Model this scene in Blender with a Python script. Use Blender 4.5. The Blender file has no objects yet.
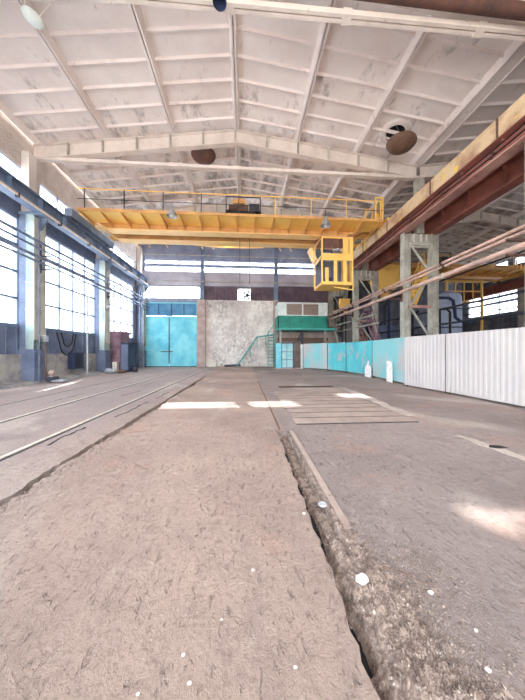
import bpy, bmesh, math, random
from mathutils import Vector, Matrix
random.seed(7)
C = bpy.context.scene.collection
H = 1.38                      # eye height
PI = math.pi

# ------------------------------------------------------------------ materials
def srgb(r, g, b):
    f = lambda c: (c/255/12.92) if c/255 <= .04045 else ((c/255+.055)/1.055)**2.4
    return (f(r), f(g), f(b), 1)

class NT:
    def __init__(s, name):
        s.m = bpy.data.materials.new(name); s.m.use_nodes = True
        s.t = s.m.node_tree; s.t.nodes.clear()
        s.out = s.n('ShaderNodeOutputMaterial')
        s.co = s.n('ShaderNodeNewGeometry').outputs['Position']
    def n(s, k, **kw):
        o = s.t.nodes.new(k)
        for a, b in kw.items():
            if hasattr(o, a): setattr(o, a, b)
        return o
    def l(s, a, b): s.t.links.new(a, b)
    def val(s, sock, v):
        if isinstance(v, bpy.types.NodeSocket): s.l(v, sock)
        else: sock.default_value = v
    def mapping(s, scale=(1,1,1), rot=(0,0,0)):
        m = s.n('ShaderNodeMapping'); s.l(s.co, m.inputs['Vector'])
        m.inputs['Scale'].default_value = scale; m.inputs['Rotation'].default_value = rot
        return m.outputs[0]
    def noise(s, scale, detail=4, rough=.6, vec=None, dist=0):
        o = s.n('ShaderNodeTexNoise'); s.l(vec or s.co, o.inputs['Vector'])
        o.inputs['Scale'].default_value = scale; o.inputs['Detail'].default_value = detail
        o.inputs['Roughness'].default_value = rough; o.inputs['Distortion'].default_value = dist
        return o.outputs['Fac']
    def ramp(s, f, a, b, lo=0., hi=1.):
        o = s.n('ShaderNodeMapRange'); s.l(f, o.inputs[0])
        o.inputs[1].default_value = a; o.inputs[2].default_value = b
        o.inputs[3].default_value = lo; o.inputs[4].default_value = hi
        return o.outputs[0]
    def mix(s, f, a, b, mode='MIX'):
        o = s.n('ShaderNodeMix', data_type='RGBA', blend_type=mode)
        s.val(o.inputs[0], f); s.val(o.inputs[6], a); s.val(o.inputs[7], b)
        return o.outputs[2]
    def math(s, op, a, b=0.):
        o = s.n('ShaderNodeMath', operation=op); s.val(o.inputs[0], a); s.val(o.inputs[1], b)
        return o.outputs[0]
    def sep(s):
        o = s.n('ShaderNodeSeparateXYZ'); s.l(s.co, o.inputs[0]); return o.outputs
    def bsdf(s, col, rough=.8, metal=0., bump=None, bstr=.3, bdist=.02):
        b = s.n('ShaderNodeBsdfPrincipled')
        s.val(b.inputs['Base Color'], col); s.val(b.inputs['Roughness'], rough); s.val(b.inputs['Metallic'], metal)
        if bump is not None:
            u = s.n('ShaderNodeBump'); s.l(bump, u.inputs['Height'])
            u.inputs['Strength'].default_value = bstr; u.inputs['Distance'].default_value = bdist
            s.l(u.outputs[0], b.inputs['Normal'])
        s.l(b.outputs[0], s.out.inputs[0])
        return s.m

def weathered(name, c1, c2, c3=None, sc=1.2, lo=.45, hi=.62, rough=.75, metal=0., sc3=6, t3=(.6,.72), bump=.15, stretch=(1,1,1)):
    """paint c1 with broad patches of c2 and small spots of c3"""
    t = NT(name); v = t.mapping(stretch)
    f = t.ramp(t.noise(sc, 6, .65, v), lo, hi)
    col = t.mix(f, srgb(*c1), srgb(*c2))
    if c3:
        g = t.ramp(t.noise(sc3, 6, .7, v), *t3)
        col = t.mix(g, col, srgb(*c3))
    return t.bsdf(col, rough, metal, t.noise(sc*14, 4, .7), bump, .01)

M = {}
def flat(name, c, rough=.6, metal=0.):
    t = NT(name); f = t.noise(9, 4)
    c2 = tuple(max(0, int(x*.86)) for x in c)
    M[name] = t.bsdf(t.mix(t.ramp(f, .4, .65), srgb(*c), srgb(*c2)), rough, metal)
    return M[name]

M['plaster'] = weathered('roof_plaster', (238,230,226), (222,210,205), (150,136,132), .55, .42, .66, .9, 0, 1.7, (.60,.78), .3)
# roof slabs: more soot further in
def roof_mat():
    t = NT('roof_slab'); x, y, z = t.sep()
    base = t.mix(t.ramp(t.noise(.5, 5, .6), .4, .65), srgb(240,233,229), srgb(228,218,213))
    soot = t.noise(1.3, 9, .75, t.mapping((1,.45,1)))
    k = t.ramp(y, 9., 16., .0, .13)
    th = t.math('ADD', soot, k)
    col = t.mix(t.ramp(th, .57, .72, 0, .75), base, srgb(122,113,112))
    fl = t.ramp(t.noise(3.2, 10, .85), .66, .70)
    col = t.mix(fl, col, srgb(140,120,112))
    return t.bsdf(col, .92, 0, t.noise(5, 8, .7), .35, .03)
M['roof'] = roof_mat()
M['beam_white'] = weathered('beam_whitewash', (224,214,206), (204,194,186), (126,112,102), 1.1, .42, .66, .8, 0, 2.6, (.62,.76))
M['pale_steel'] = weathered('pale_steel_paint', (186,184,172), (160,156,146), (104,92,80), 1.6, .45, .6, .65, .1, 4, (.62,.74))
M['mint'] = weathered('mint_column_paint', (178,196,190), (140,156,160), (92,96,102), 1.2, .42, .6, .6, .05, 3.5, (.6,.74), stretch=(1,1,.35))
M['blue_steel'] = weathered('blue_grey_steel', (122,138,160), (96,112,138), (146,150,158), 1.1, .4, .62, .6, .1, 5, (.66,.76))  # tone lightened to put the left side's bluish haze into the paint
M['dark_panel'] = weathered('slate_panel_paint', (112,122,146), (92,102,126), (130,120,128), 1.3, .42, .6, .75, 0, 5, (.62,.76))  # lightened as well, haze mixed into the panel colour
M['plinth'] = weathered('stained_plinth', (170,166,160), (118,116,122), (72,74,84), .9, .4, .64, .9, 0, 3, (.56,.7), .5)
M['yellow'] = weathered('crane_yellow', (252,208,112), (244,192,98), (190,146,92), .9, .42, .66, .55, 0, 5, (.68,.78))
M['yellow_edge'] = weathered('crane_yellow_light', (250,212,148), (244,196,126), (180,136,92), 1.1, .45, .65, .55, 0, 5, (.68,.78))
M['ochre'] = weathered('shaded_crane_yellow', (216,164,96), (188,138,86), (130,98,74), 1.2, .4, .62, .65, 0, 4, (.62,.76))  # crane yellow with the girder's shade put into the colour
M['rust'] = weathered('red_brown_primer', (156,98,86), (128,80,72), (180,136,120), 1.0, .42, .64, .75, 0, 5, (.66,.76))
M['pink_rust'] = weathered('pink_brown_flange', (192,150,138), (160,118,108), (112,80,72), 1.3, .42, .62, .75, 0, 5, (.62,.74))
M['band'] = weathered('worn_yellow_band', (214,190,152), (172,134,112), (240,206,70), 1.1, .46, .64, .75, 0, .9, (.60,.64))
M['rust_pipe'] = weathered('rusty_pipe', (104,72,62), (72,54,50), (150,124,112), 1.5, .42, .62, .8, .1, 3, (.6,.74))
M['pale_pink'] = weathered('pinkish_pipe', (206,172,158), (176,148,136), (140,120,110), 1.5, .45, .6, .6, 0, 6, (.64,.76))
M['grey_pipe'] = weathered('grey_pipe', (178,176,162), (150,146,136), (120,112,104), 1.5, .45, .6, .6, 0, 6, (.64,.76))
M['left_pipe'] = weathered('slate_pipe', (120,132,154), (96,106,130), None, 2, .45, .6, .5, .2)
flat('dark', (38,36,42), .7); flat('black', (22,20,24), .8); flat('steel', (130,132,136), .45, .5)
flat('dark_steel', (70,72,84), .6, .3); flat('sun_patch_board', (250,248,246), .7); flat('cream', (232,226,214), .7)
flat('navy', (44,56,88), .6); flat('soot_rubber', (40,46,60), .7); flat('beige_rail', (216,200,184), .5)
flat('zinc', (190,194,200), .4, .4); flat('brown_steel', (110,82,66), .7); flat('brown_glass', (150,132,122), .4)
M['locker'] = weathered('rose_locker_paint', (150,118,128), (122,92,106), (90,76,88), 1.8, .42, .62, .7)
M['green'] = weathered('emerald_paint', (28,142,122), (20,120,106), (60,110,104), 1.8, .42, .64, .6)
M['turq_rail'] = weathered('turquoise_rail_paint', (66,168,158), (60,140,136), None, 2, .42, .64, .55)
M['hut_white'] = weathered('hut_white_paint', (226,236,232), (206,216,214), None, 1.8)
M['gate'] = weathered('gate_turquoise', (136,218,228), (96,192,214), (214,240,242), .8, .42, .62, .6, 0, 1.6, (.64,.72), .2)
M['gate_top'] = weathered('gate_blue_band', (84,144,178), (64,120,160), (110,170,200), 1.2, .42, .62, .6)
M['gate_pale'] = weathered('pale_turquoise_sheet', (170,214,216), (140,196,204), None, 1.5)
M['blind'] = weathered('plum_shutter', (104,84,92), (78,64,76), (130,112,116), 1.2, .42, .62, .8)
M['brick'] = None

def stained_wall():
    t = NT('stained_plaster_wall')
    a = t.ramp(t.noise(.6, 6, .65), .4, .62)
    base = t.mix(a, srgb(242,236,228), srgb(206,196,190))
    s = t.ramp(t.noise(3.6, 12, .95, t.mapping((1,1,.8))), .47, .58)
    big = t.ramp(t.noise(.45, 4, .6, t.mapping((1,1,.6))), .45, .62)
    col = t.mix(t.math('MULTIPLY', s, t.math('ADD', t.math('MULTIPLY', big, .6), .42)), base, srgb(92,84,88))
    y = t.ramp(t.noise(1.1, 5, .7), .68, .76)
    col = t.mix(y, col, srgb(206,190,140))
    return t.bsdf(col, .95, 0, t.noise(14, 8, .8), .6, .02)
M['stained'] = stained_wall()

def brick_mat(name, c1, c2, mort):
    t = NT(name); x, y, z = t.sep()
    cmb = t.n('ShaderNodeCombineXYZ'); t.l(t.math('ADD', x, y), cmb.inputs[0]); t.l(z, cmb.inputs[1])
    b = t.n('ShaderNodeTexBrick'); t.l(cmb.outputs[0], b.inputs['Vector'])
    b.inputs['Color1'].default_value = srgb(*c1); b.inputs['Color2'].default_value = srgb(*c2); b.inputs['Mortar'].default_value = srgb(*mort)
    b.inputs['Scale'].default_value = 1.; b.inputs['Brick Width'].default_value = .26; b.inputs['Row Height'].default_value = .08
    b.inputs['Mortar Size'].default_value = .012
    col = t.mix(t.ramp(t.noise(2, 5), .4, .65), b.outputs['Color'], srgb(*mort))
    return t.bsdf(col, .95, 0, t.noise(12, 6), .4)
M['brick'] = brick_mat('pinkish_brick', (168,138,126), (150,120,112), (190,176,168))
M['brick_up'] = brick_mat('upper_left_masonry', (184,172,164), (166,154,150), (206,196,188))

def cladding(name, c1, c2, pitch=.2):
    t = NT(name); x, y, z = t.sep()
    w = t.math('SINE', t.math('MULTIPLY', t.math('ADD', x, y), 2*PI/pitch))
    col = t.mix(t.ramp(t.noise(.9, 5, .6), .4, .65), srgb(*c1), srgb(*c2))
    return t.bsdf(col, .7, 0, w, .5, .03)
M['clad_grey'] = cladding('grey_cladding', (150,158,180), (126,132,156))
M['clad_pale'] = cladding('pale_concrete_cladding', (190,186,196), (168,162,174), .9)
M['tank'] = weathered('pale_blue_tank', (172,184,208), (146,158,186), (112,116,132), 1.2)
M['clad_dim'] = cladding('dim_wall', (116,118,128), (88,90,102), .5)

def floor_mat():
    t = NT('dusty_shop_floor'); x, y, z = t.sep()
    n1 = t.noise(.35, 6, .6); n2 = t.noise(1.7, 8, .7, None, .3); n3 = t.noise(22, 8, .8)
    warm = t.mix(t.ramp(n1, .38, .64), srgb(188,164,150), srgb(154,133,123))
    warm = t.mix(t.ramp(t.noise(.8, 5, .6), .56, .70, 0, .55), warm, srgb(194,150,130))
    grey = t.mix(t.ramp(n1, .38, .64), srgb(166,150,144), srgb(138,124,120))
    grey = t.mix(t.ramp(t.noise(.9, 5, .6), .54, .68, 0, .55), grey, srgb(180,146,132))
    side = t.ramp(t.math('ADD', x, t.math('MULTIPLY', n2, .5)), .75, 1.0)
    col = t.mix(side, warm, grey)
    # left track area: greyer
    lf = t.ramp(t.math('ADD', x, t.math('MULTIPLY', n2, .8)), -2.6, -1.5, 1, 0)
    col = t.mix(t.math('MULTIPLY', lf, .55), col, srgb(160,150,150))
    # lighter cement patches
    p = t.ramp(t.noise(.55, 3, .5, t.mapping((1,.6,1)), .6), .57, .66, 0, .55)
    col = t.mix(p, col, srgb(206,192,182))
    dk = t.ramp(t.noise(.7, 6, .7, t.mapping((.6,1.2,1))), .60, .72, 0, .55)
    col = t.mix(dk, col, srgb(122,110,112))
    sp = t.ramp(n3, .36, .48, 1, 0)
    col = t.mix(t.math('MULTIPLY', sp, .5), col, srgb(112,92,84))
    mid = t.ramp(t.noise(6, 8, .8, None, .4), .52, .64, 0, .38)
    col = t.mix(mid, col, srgb(128,108,100))
    lt = t.ramp(t.noise(3.1, 8, .8, t.mapping((1,1,1),(0,0,.5)), .5), .56, .68, 0, .35)
    col = t.mix(lt, col, srgb(214,196,182))
    fine = t.ramp(t.noise(70, 4, .8), .62, .72, 0, .35)
    col = t.mix(fine, col, srgb(222,206,194))
    # gouges: stretched noise in two directions
    g1 = t.noise(24, 4, .6, t.mapping((1,.4,1), (0,0,.75)), .5)
    g1 = t.ramp(g1, .33, .40)
    g2 = t.ramp(t.noise(11, 5, .7, t.mapping((1.4,.5,1), (0,0,.9)), .4), .28, .36)
    gg = t.math('MULTIPLY', g1, g2)
    col = t.mix(t.math('MULTIPLY', t.math('SUBTRACT', 1., gg), .2), col, srgb(86,70,66))
    vor = t.n('ShaderNodeTexVoronoi', feature='DISTANCE_TO_EDGE'); 
    w = t.n('ShaderNodeVectorMath', operation='ADD'); t.l(t.co, w.inputs[0])
    nn = t.n('ShaderNodeTexNoise'); nn.inputs['Scale'].default_value = .5; t.l(t.co, nn.inputs['Vector'])
    t.l(nn.outputs['Color'], w.inputs[1]); t.l(w.outputs[0], vor.inputs['Vector']); vor.inputs['Scale'].default_value = .33
    cr = t.ramp(vor.outputs['Distance'], .0, .006, 1, 0)
    cr = t.math('MULTIPLY', cr, t.ramp(t.noise(.8, 3), .56, .60))
    col = t.mix(t.math('MULTIPLY', cr, .5), col, srgb(70,60,58))
    hgt = t.math('ADD', t.math('MULTIPLY', n2, .9), t.math('MULTIPLY', n3, .4))
    hgt = t.math('ADD', hgt, t.math('MULTIPLY', t.noise(7, 8, .75, t.mapping((1,.6,1),(0,0,.7)), .6), .7))
    hgt = t.math('ADD', hgt, t.math('MULTIPLY', gg, .35))
    return t.bsdf(col, .9, 0, hgt, 1.0, .075)
M['floor'] = floor_mat()
M['slab'] = weathered('worn_cover_slab', (172,154,143), (150,132,123), (118,100,94), 1.6, .4, .64, .9, 0, 9, (.58,.7), .6)
M['debris'] = weathered('trench_debris', (156,138,126), (112,96,88), (200,188,178), 16, .42, .58, .95, 0, 30, (.58,.68), .6)
M['stone'] = weathered('pale_stone', (236,230,222), (206,196,188), None, 14)
M['cement'] = weathered('pale_cement', (190,178,168), (168,154,146), (132,118,112), 1.4, .4, .62, .9, 0, 6, (.6,.72), .5)

def fence_mat(name, c1, c2, c3, lo, hi, lo3, hi3):
    t = NT(name)
    v = t.mapping((1,1,.4))
    f = t.ramp(t.noise(.9, 6, .7, v), lo, hi)
    col = t.mix(f, srgb(*c1), srgb(*c2))
    col = t.mix(t.ramp(t.noise(1.4, 7, .7), lo3, hi3), col, srgb(*c3))
    return t.bsdf(col, .6, .05, t.noise(20, 4), .15, .01)
M['fence_white'] = fence_mat('chalky_fence_paint', (202,196,192), (186,180,180), (204,168,166), .4, .66, .64, .78)
M['fence_mix'] = fence_mat('grey_turquoise_fence_paint', (196,190,188), (140,204,208), (192,158,156), .42, .56, .62, .74)
M['fence_turq'] = fence_mat('turquoise_fence_paint', (104,204,210), (78,186,198), (190,186,184), .4, .62, .52, .64)

def glass(name, opac, tint):
    t = NT(name)
    tr = t.n('ShaderNodeBsdfTransparent'); tr.inputs[0].default_value = srgb(*tint)
    df = t.n('ShaderNodeBsdfTranslucent'); df.inputs[0].default_value = srgb(236,242,250)
    gl = t.n('ShaderNodeBsdfGlossy'); gl.inputs['Roughness'].default_value = .08
    f = t.ramp(t.noise(1.2, 6, .7), .4, .7, opac*.5, opac*1.3)
    a = t.n('ShaderNodeMixShader'); t.l(f, a.inputs[0]); t.l(tr.outputs[0], a.inputs[1]); t.l(df.outputs[0], a.inputs[2])
    b = t.n('ShaderNodeMixShader'); b.inputs[0].default_value = .04; t.l(a.outputs[0], b.inputs[1]); t.l(gl.outputs[0], b.inputs[2])
    t.l(b.outputs[0], t.out.inputs[0]); return t.m
M['glass'] = glass('dusty_pane', .22, (244,248,252))
M['frosted'] = glass('frosted_pane', 1.9, (244,248,252))

# ------------------------------------------------------------------ mesh helpers
class MB:
    def __init__(s): s.v = []; s.f = []; s.sm = []
    def add(s, vs, fs, smooth=False):
        n = len(s.v); s.v += [tuple(v) for v in vs]
        s.f += [tuple(i+n for i in f) for f in fs]; s.sm += [smooth]*len(fs)
    def box(s, x0, x1, y0, y1, z0, z1):
        v = [(x, y, z) for z in (z0, z1) for y in (y0, y1) for x in (x0, x1)]
        s.add(v, [(0,2,3,1),(4,5,7,6),(0,1,5,4),(2,6,7,3),(0,4,6,2),(1,3,7,5)]); return s
    def hexa(s, v):   # 8 verts ordered like box
        s.add(v, [(0,2,3,1),(4,5,7,6),(0,1,5,4),(2,6,7,3),(0,4,6,2),(1,3,7,5)]); return s
    def bar(s, a, b, w, h=None, up=(0,0,1)):
        h = h or w; a = Vector(a); b = Vector(b); d = (b-a).normalized(); u = Vector(up)
        if abs(d.dot(u)) > .98: u = Vector((0,1,0))
        sx = d.cross(u).normalized(); sz = sx.cross(d).normalized()
        v = [p + sx*i*w/2 + sz*k*h/2 for k in (-1,1) for p in (a, b) for i in (-1,1)]
        return s.hexa(v)
    def tube(s, pts, r, n=10, cap=True):
        pts = [Vector(p) for p in pts]; rs = r if isinstance(r, (list, tuple)) else [r]*len(pts)
        vs = []; fs = []
        prev = None
        for i, p in enumerate(pts):
            d = (pts[min(i+1, len(pts)-1)] - pts[max(i-1, 0)]).normalized()
            if prev is None:
                u = Vector((0,0,1)) if abs(d.z) < .9 else Vector((0,1,0))
                a = d.cross(u).normalized()
            else:
                a = (prev - d*prev.dot(d)).normalized()
            prev = a; b = d.cross(a)
            vs += [p + (a*math.cos(2*PI*k/n) + b*math.sin(2*PI*k/n))*rs[i] for k in range(n)]
        for i in range(len(pts)-1):
            for k in range(n):
                fs.append((i*n+k, i*n+(k+1)%n, (i+1)*n+(k+1)%n, (i+1)*n+k))
        s.add(vs, fs, True)
        if cap: s.add(vs[:n], [tuple(range(n))[::-1]]); s.add(vs[-n:], [tuple(range(n))])
        return s
    def lathe(s, c, prof, n=24, axis=None):
        c = Vector(c); q = Vector((0,0,1)).rotation_difference(Vector(axis)) if axis else None
        vs = []
        for r, z in prof:
            for k in range(n):
                p = Vector((r*math.cos(2*PI*k/n), r*math.sin(2*PI*k/n), z))
                vs.append(c + (q @ p if q else p))
        fs = [(i*n+k, i*n+(k+1)%n, (i+1)*n+(k+1)%n, (i+1)*n+k) for i in range(len(prof)-1) for k in range(n)]
        s.add(vs, fs, True); return s
    def prism(s, poly, y0, y1, axis='y'):   # poly in (x,z), extruded along y
        n = len(poly)
        f = (lambda p, t: (p[0], t, p[1])) if axis == 'y' else (lambda p, t: (t, p[0], p[1]))
        s.add([f(p, y0) for p in poly] + [f(p, y1) for p in poly],
              [tuple(range(n)), tuple(range(2*n-1, n-1, -1))] + [(i, i+n, (i+1)%n+n, (i+1)%n) for i in range(n)])
        return s
    def ibeam(s, a, b, w, h, tw=.02, tf=.03):   # between two points, h in world z-ish
        a = Vector(a); b = Vector(b); z = Vector((0,0,1))
        s.bar(a, b, tw, h); s.bar(a+z*(h/2-tf/2), b+z*(h/2-tf/2), w, tf); s.bar(a-z*(h/2-tf/2), b-z*(h/2-tf/2), w, tf); return s
    def build(s, name, mat, parent=None, org=None, bevel=0):
        me = bpy.data.meshes.new(name)
        if parent is not None: o0 = ORG[parent.name]
        elif org is not None: o0 = Vector(org)
        else: o0 = Vector((0,0,0))
        me.from_pydata([tuple(Vector(v)-o0) for v in s.v], [], s.f)
        me.polygons.foreach_set('use_smooth', s.sm)
        me.materials.append(M[mat] if isinstance(mat, str) else mat)
        bm = bmesh.new(); bm.from_mesh(me); bmesh.ops.recalc_face_normals(bm, faces=bm.faces); bm.to_mesh(me); bm.free()
        o = bpy.data.objects.new(name, me); C.objects.link(o)
        if parent is not None: o.parent = parent
        else: o.location = o0
        ORG[o.name] = o0
        if bevel:
            bv = o.modifiers.new('bevel', 'BEVEL'); bv.width = bevel; bv.segments = 2; bv.limit_method = 'ANGLE'
        return o
ORG = {}
def tag(o, label, cat, group=None, kind=None):
    o['label'] = label; o['category'] = cat
    if group: o['group'] = group
    if kind: o['kind'] = kind
    return o
def thing(name, loc, label, cat, group=None):
    o = bpy.data.objects.new(name, None); C.objects.link(o); o.location = loc; o.empty_display_size = .2
    ORG[o.name] = Vector(loc); return tag(o, label, cat, group)
def struct(o): o['kind'] = 'structure'; return o
def dup(o, parent=None, delta=None, label=None):
    c = o.copy(); C.objects.link(c); c.parent = parent
    if parent is None:
        if delta: c.location = o.location + Vector(delta)
        if label: c['label'] = label
    for ch in o.children: dup(ch, c)
    ORG[c.name] = ORG.get(o.name, Vector()) + Vector(delta or (0,0,0))
    return c

# ------------------------------------------------------------------ layout numbers
XL, XR = -9.8, 8.9            # main nave
XR2, YB2 = 27.3, 29.7         # second nave
YS = [-5.1, .7, 6.5, 12.3, 18.1, 23.9]
RX = -.4
def zroof(x):
    if x > XR: x = XR + .0 + (x-XR); return 12.25 - .137*abs(x-18.1)
    return 12.25 - .137*abs(x-RX)
YF = YS[0]; YB = YS[-1]

# ------------------------------------------------------------------ floor
random.seed(3)
def jag(base, amp, y): return base + random.uniform(-amp, amp)
fl = MB()
ny = []
y = YF
while y < YB: ny.append(y); y += (.06 if y < 5.0 else .12 if y < 15 else .6)
ny.append(YB)
eA, eB, eC, eD = [], [], [], []
w1 = w2 = 0
for y in ny:
    w1 = .85*w1 + random.uniform(-.012, .012); w2 = .85*w2 + random.uniform(-.012, .012)
    open1 = y < 14.5
    eA.append(-2.29 + (w1 if open1 else 0) + (random.uniform(-.012,.012) if open1 else 0))
    eB.append((-2.19 + w2*2 + random.uniform(-.02,.03) + .03*math.sin(y*3.1)) if open1 else eA[-1])
    open2 = y < 4.35
    eC.append(.55 + w2 + random.uniform(-.012,.012))
    eD.append(.74 + w1 + random.uniform(-.01,.01) if open2 else eC[-1])
def strip(ea, eb, z=0.):
    for i in range(len(ny)-1):
        a0 = ea[i] if isinstance(ea, list) else ea; a1 = ea[i+1] if isinstance(ea, list) else ea
        b0 = eb[i] if isinstance(eb, list) else eb; b1 = eb[i+1] if isinstance(eb, list) else eb
        fl.add([(a0,ny[i],z),(b0,ny[i],z),(b1,ny[i+1],z),(a1,ny[i+1],z),(a0,ny[i],z-.16),(b0,ny[i],z-.16),(b1,ny[i+1],z-.16),(a1,ny[i+1],z-.16)],
               [(0,1,2,3),(1,5,6,2),(0,3,7,4)])
strip(XL-.3, eA); strip(eB, eC); strip(eD, 6.0)
fl.box(6.0, XR2+.3, YF, YB2+.3, -.16, 0); fl.box(XL-.3, 6.0, YB, YB2+.3, -.16, 0)
fl.box(XL-.3, XR2+.3, YF, YB2+.3, -.4, -.16)
struct(fl.build('floor', 'floor'))

# trench filling (nobody could count it)
from mathutils import noise as mn
def rubble_sheet(xa, xb, ya, yb, nx, ny_, zf):
    m = MB(); vs = []
    for j in range(ny_+1):
        for i in range(nx+1):
            x = xa+(xb-xa)*i/nx; y = ya+(yb-ya)*j/ny_; vs.append((x, y, zf(x, y)))
    m.add(vs, [(j*(nx+1)+i, j*(nx+1)+i+1, (j+1)*(nx+1)+i+1, (j+1)*(nx+1)+i) for j in range(ny_) for i in range(nx)])
    return m
def zrub(x, y):
    n = mn.fractal(Vector((x*26, y*26, 3)), .7, 2.1, 5)*.5
    n2 = mn.noise(Vector((x*5, y*2.2, 7)))
    u = (x-.55)/.2
    sp0 = max(0, min(1, (2.4-y)/1.0))
    base = (-.085 if y > 2.4 else -.055-.03*max(0,(y-1.4))) + .022*n + .05*sp0*max(0, min(1, (u-.2)/.5)) + .012*sp0
    k = 2.0 if 1.4 < y < 2.3 else 1.3 if y > 1.1 else .6
    base -= max(0, 1-abs(u-.10)/.30)*.10*k*max(0, .6+n2)            # void along the left lip
    if x > .72:
        sp = max(0, min(1, (2.3-y)/.9)); w = .05+.30*sp
        base = max(-.02, .012*sp + .02*n*sp - .03*max(0, (x-.74)/w - .25) + .012*n2*sp)
    if x < .56: base = min(base, .004+.01*n)
    return base
db = rubble_sheet(.52, 1.25, .5, 4.34, 120, 620, zrub)
def chips(path_fn, n, smin, smax, mb):
    for _ in range(n):
        x, y, z = path_fn(); s = random.uniform(smin, smax)
        a = [random.uniform(0, 6.28) for _ in range(3)]
        R = Matrix.Rotation(a[0], 3, 'X') @ Matrix.Rotation(a[1], 3, 'Y') @ Matrix.Rotation(a[2], 3, 'Z')
        d = (s*random.uniform(.6,1.9), s*random.uniform(.4,.8), s*random.uniform(.25,.5))
        vs = [Vector((x,y,z)) + R @ Vector((i*d[0]*random.uniform(.7,1), j*d[1]*random.uniform(.7,1), k*d[2])) for k in (-1,1) for j in (-1,1) for i in (-1,1)]
        mb.hexa(vs)
def pf():
    y = random.uniform(.6, 4.3); x = random.uniform(.57, .76)
    return x, y, zrub(x, y)+.003
chips(pf, 2200, .003, .011, db)
def pf2():
    y = .8 + abs(random.gauss(0, .5)); x = .76 + abs(random.gauss(0, .10))*(1+max(0,1.7-y)*.8)
    return x, y, max(0, zrub(x, y))+.002
chips(pf2, 3200, .0018, .0075, db)
def pf3():
    y = random.gauss(1.5, .13); x = random.gauss(1.1, .13); return x, y, .003
chips(pf3, 420, .002, .007, db)
tag(db.build('trench_rubble', 'debris'), 'crumbled brown rubble filling the broken trench and spilling over its right side', 'rubble', kind='stuff')
db = MB()
chips(lambda: (random.uniform(-2.27,-2.16), random.uniform(.8,14), random.uniform(-.13,-.12)), 260, .005, .012, db)
chips(lambda: (-2.17+abs(random.gauss(0,.07)), random.uniform(2.2,6.5), .002), 700, .002, .009, db)
tag(db.build('crack_rubble', 'debris'), 'small rubble along the long black crack in the left floor', 'rubble', kind='stuff')
# loose grit scattered over the whole near floor
db = MB(); random.seed(21)
def grit():
    y = .7 + abs(random.gauss(0, 2.2)); x = random.uniform(-1.15*y-.3, 1.25*y+.3)
    if .5 < x < .8 or -2.35 < x < -2.1: x += .5
    return x, y, .001
chips(grit, 2600, .0012, .0045, db)
tag(db.build('floor_grit', 'debris'), 'fine loose grit scattered over the dusty floor', 'grit', kind='stuff')

struct(MB().box(-2.34,-2.1, YF+.05, 14.6, -.155, -.13).build('trim_12', 'black'))  # black strip painting the shade at the bottom of the crack
struct(MB().box(.5,.70, .4, 4.36, -.155, -.12).build('trim_13', 'black'))  # black strip under the rubble, trench shade put into its colour
# steel edge bar of the near trench and the rails
tag(MB().box(.775,.835, 1.9, 4.32, -.02, .008).build('trench_edge_bar', 'slab'), 'narrow pale edge bar along the right lip of the rubble trench', 'steel bar')
for (x, lb) in ((-3.16, 'pale worn rail flush with the floor, next to the black crack'), (-4.80, 'pale worn rail flush with the floor, nearer the window wall')):
    t = thing('floor_rail', (x, 9, 0), lb, 'rail', 'railway rails sunk in the left floor')
    MB().box(x-.03, x+.03, YF+.1, 22.5, -.01, .014).build('rail_head', 'beige_rail', t)
    MB().box(x+.035, x+.085, YF+.1, 22.5, -.01, .003).build('flangeway', 'dark', t)
tag(MB().box(-6.3,-6.27, 2, 22, -.01, .006).build('floor_groove_strip','dark_steel'), 'thin dark steel strip in the floor nearest the window wall', 'steel strip')
# broken edges left of crack
random.seed(11)
gm = MB()
for (x, y, ln) in ((-2.75, 5.5, 1.6), (-2.62, 7.6, 1.2), (-3.9, 8.2, 1.0), (-5.4, 7.5, 1.2), (-2.9, 3.9, .9), (-4.1, 10.5, 1.4)):
    px, py = x, y
    for k in range(9):
        nx, nyy = px + random.uniform(-.03,.05), py + ln/9
        gm.bar((px,py,.0005), (nx,nyy,.0005), random.uniform(.015,.05), .004); px, py = nx, nyy
struct(gm.build('trim_1', 'black'))

# pit cover slabs
ys = [4.72, 5.16, 5.60, 6.04, 6.48, 6.92, 7.36, 7.80, 8.24]
base = None
for i, y0 in enumerate(ys):
    if base is None:
        t = thing('pit_cover_slab', (2.2, y0, 0), '', 'slab', 'cover slabs of the floor pit')
        MB().box(.98, 3.42, y0+.02, y0+.405, -.01, .008).build('slab_top', 'slab', t)
        MB().box(.98, 3.42, y0-.035, y0+.015, -.01, .006).build('joint_bar', 'dark', t)
        base = t
    else: t = dup(base, None, (random.uniform(-.04,.04), y0-ys[0], 0))
    t['label'] = 'worn crosswise cover slab with a dark joint in the ribbed floor pit' if 0 < i < len(ys)-1 else ('worn cover slab of the floor pit closest to the camera' if i == 0 else 'worn cover slab of the floor pit farthest from the camera')
t = thing('drain_grate', (2.6, 9.75, 0), 'dark slotted drain grate across the floor beyond the pit slabs', 'grate')
MB().box(1.3, 3.5, 9.55, 9.95, -.01, .012).build('frame', 'brown_steel', t)
b = MB()
for k in range(22): b.box(1.36+k*.096, 1.42+k*.096, 9.6, 9.9, .010, .018)
b.build('slots', 'black', t)
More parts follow.
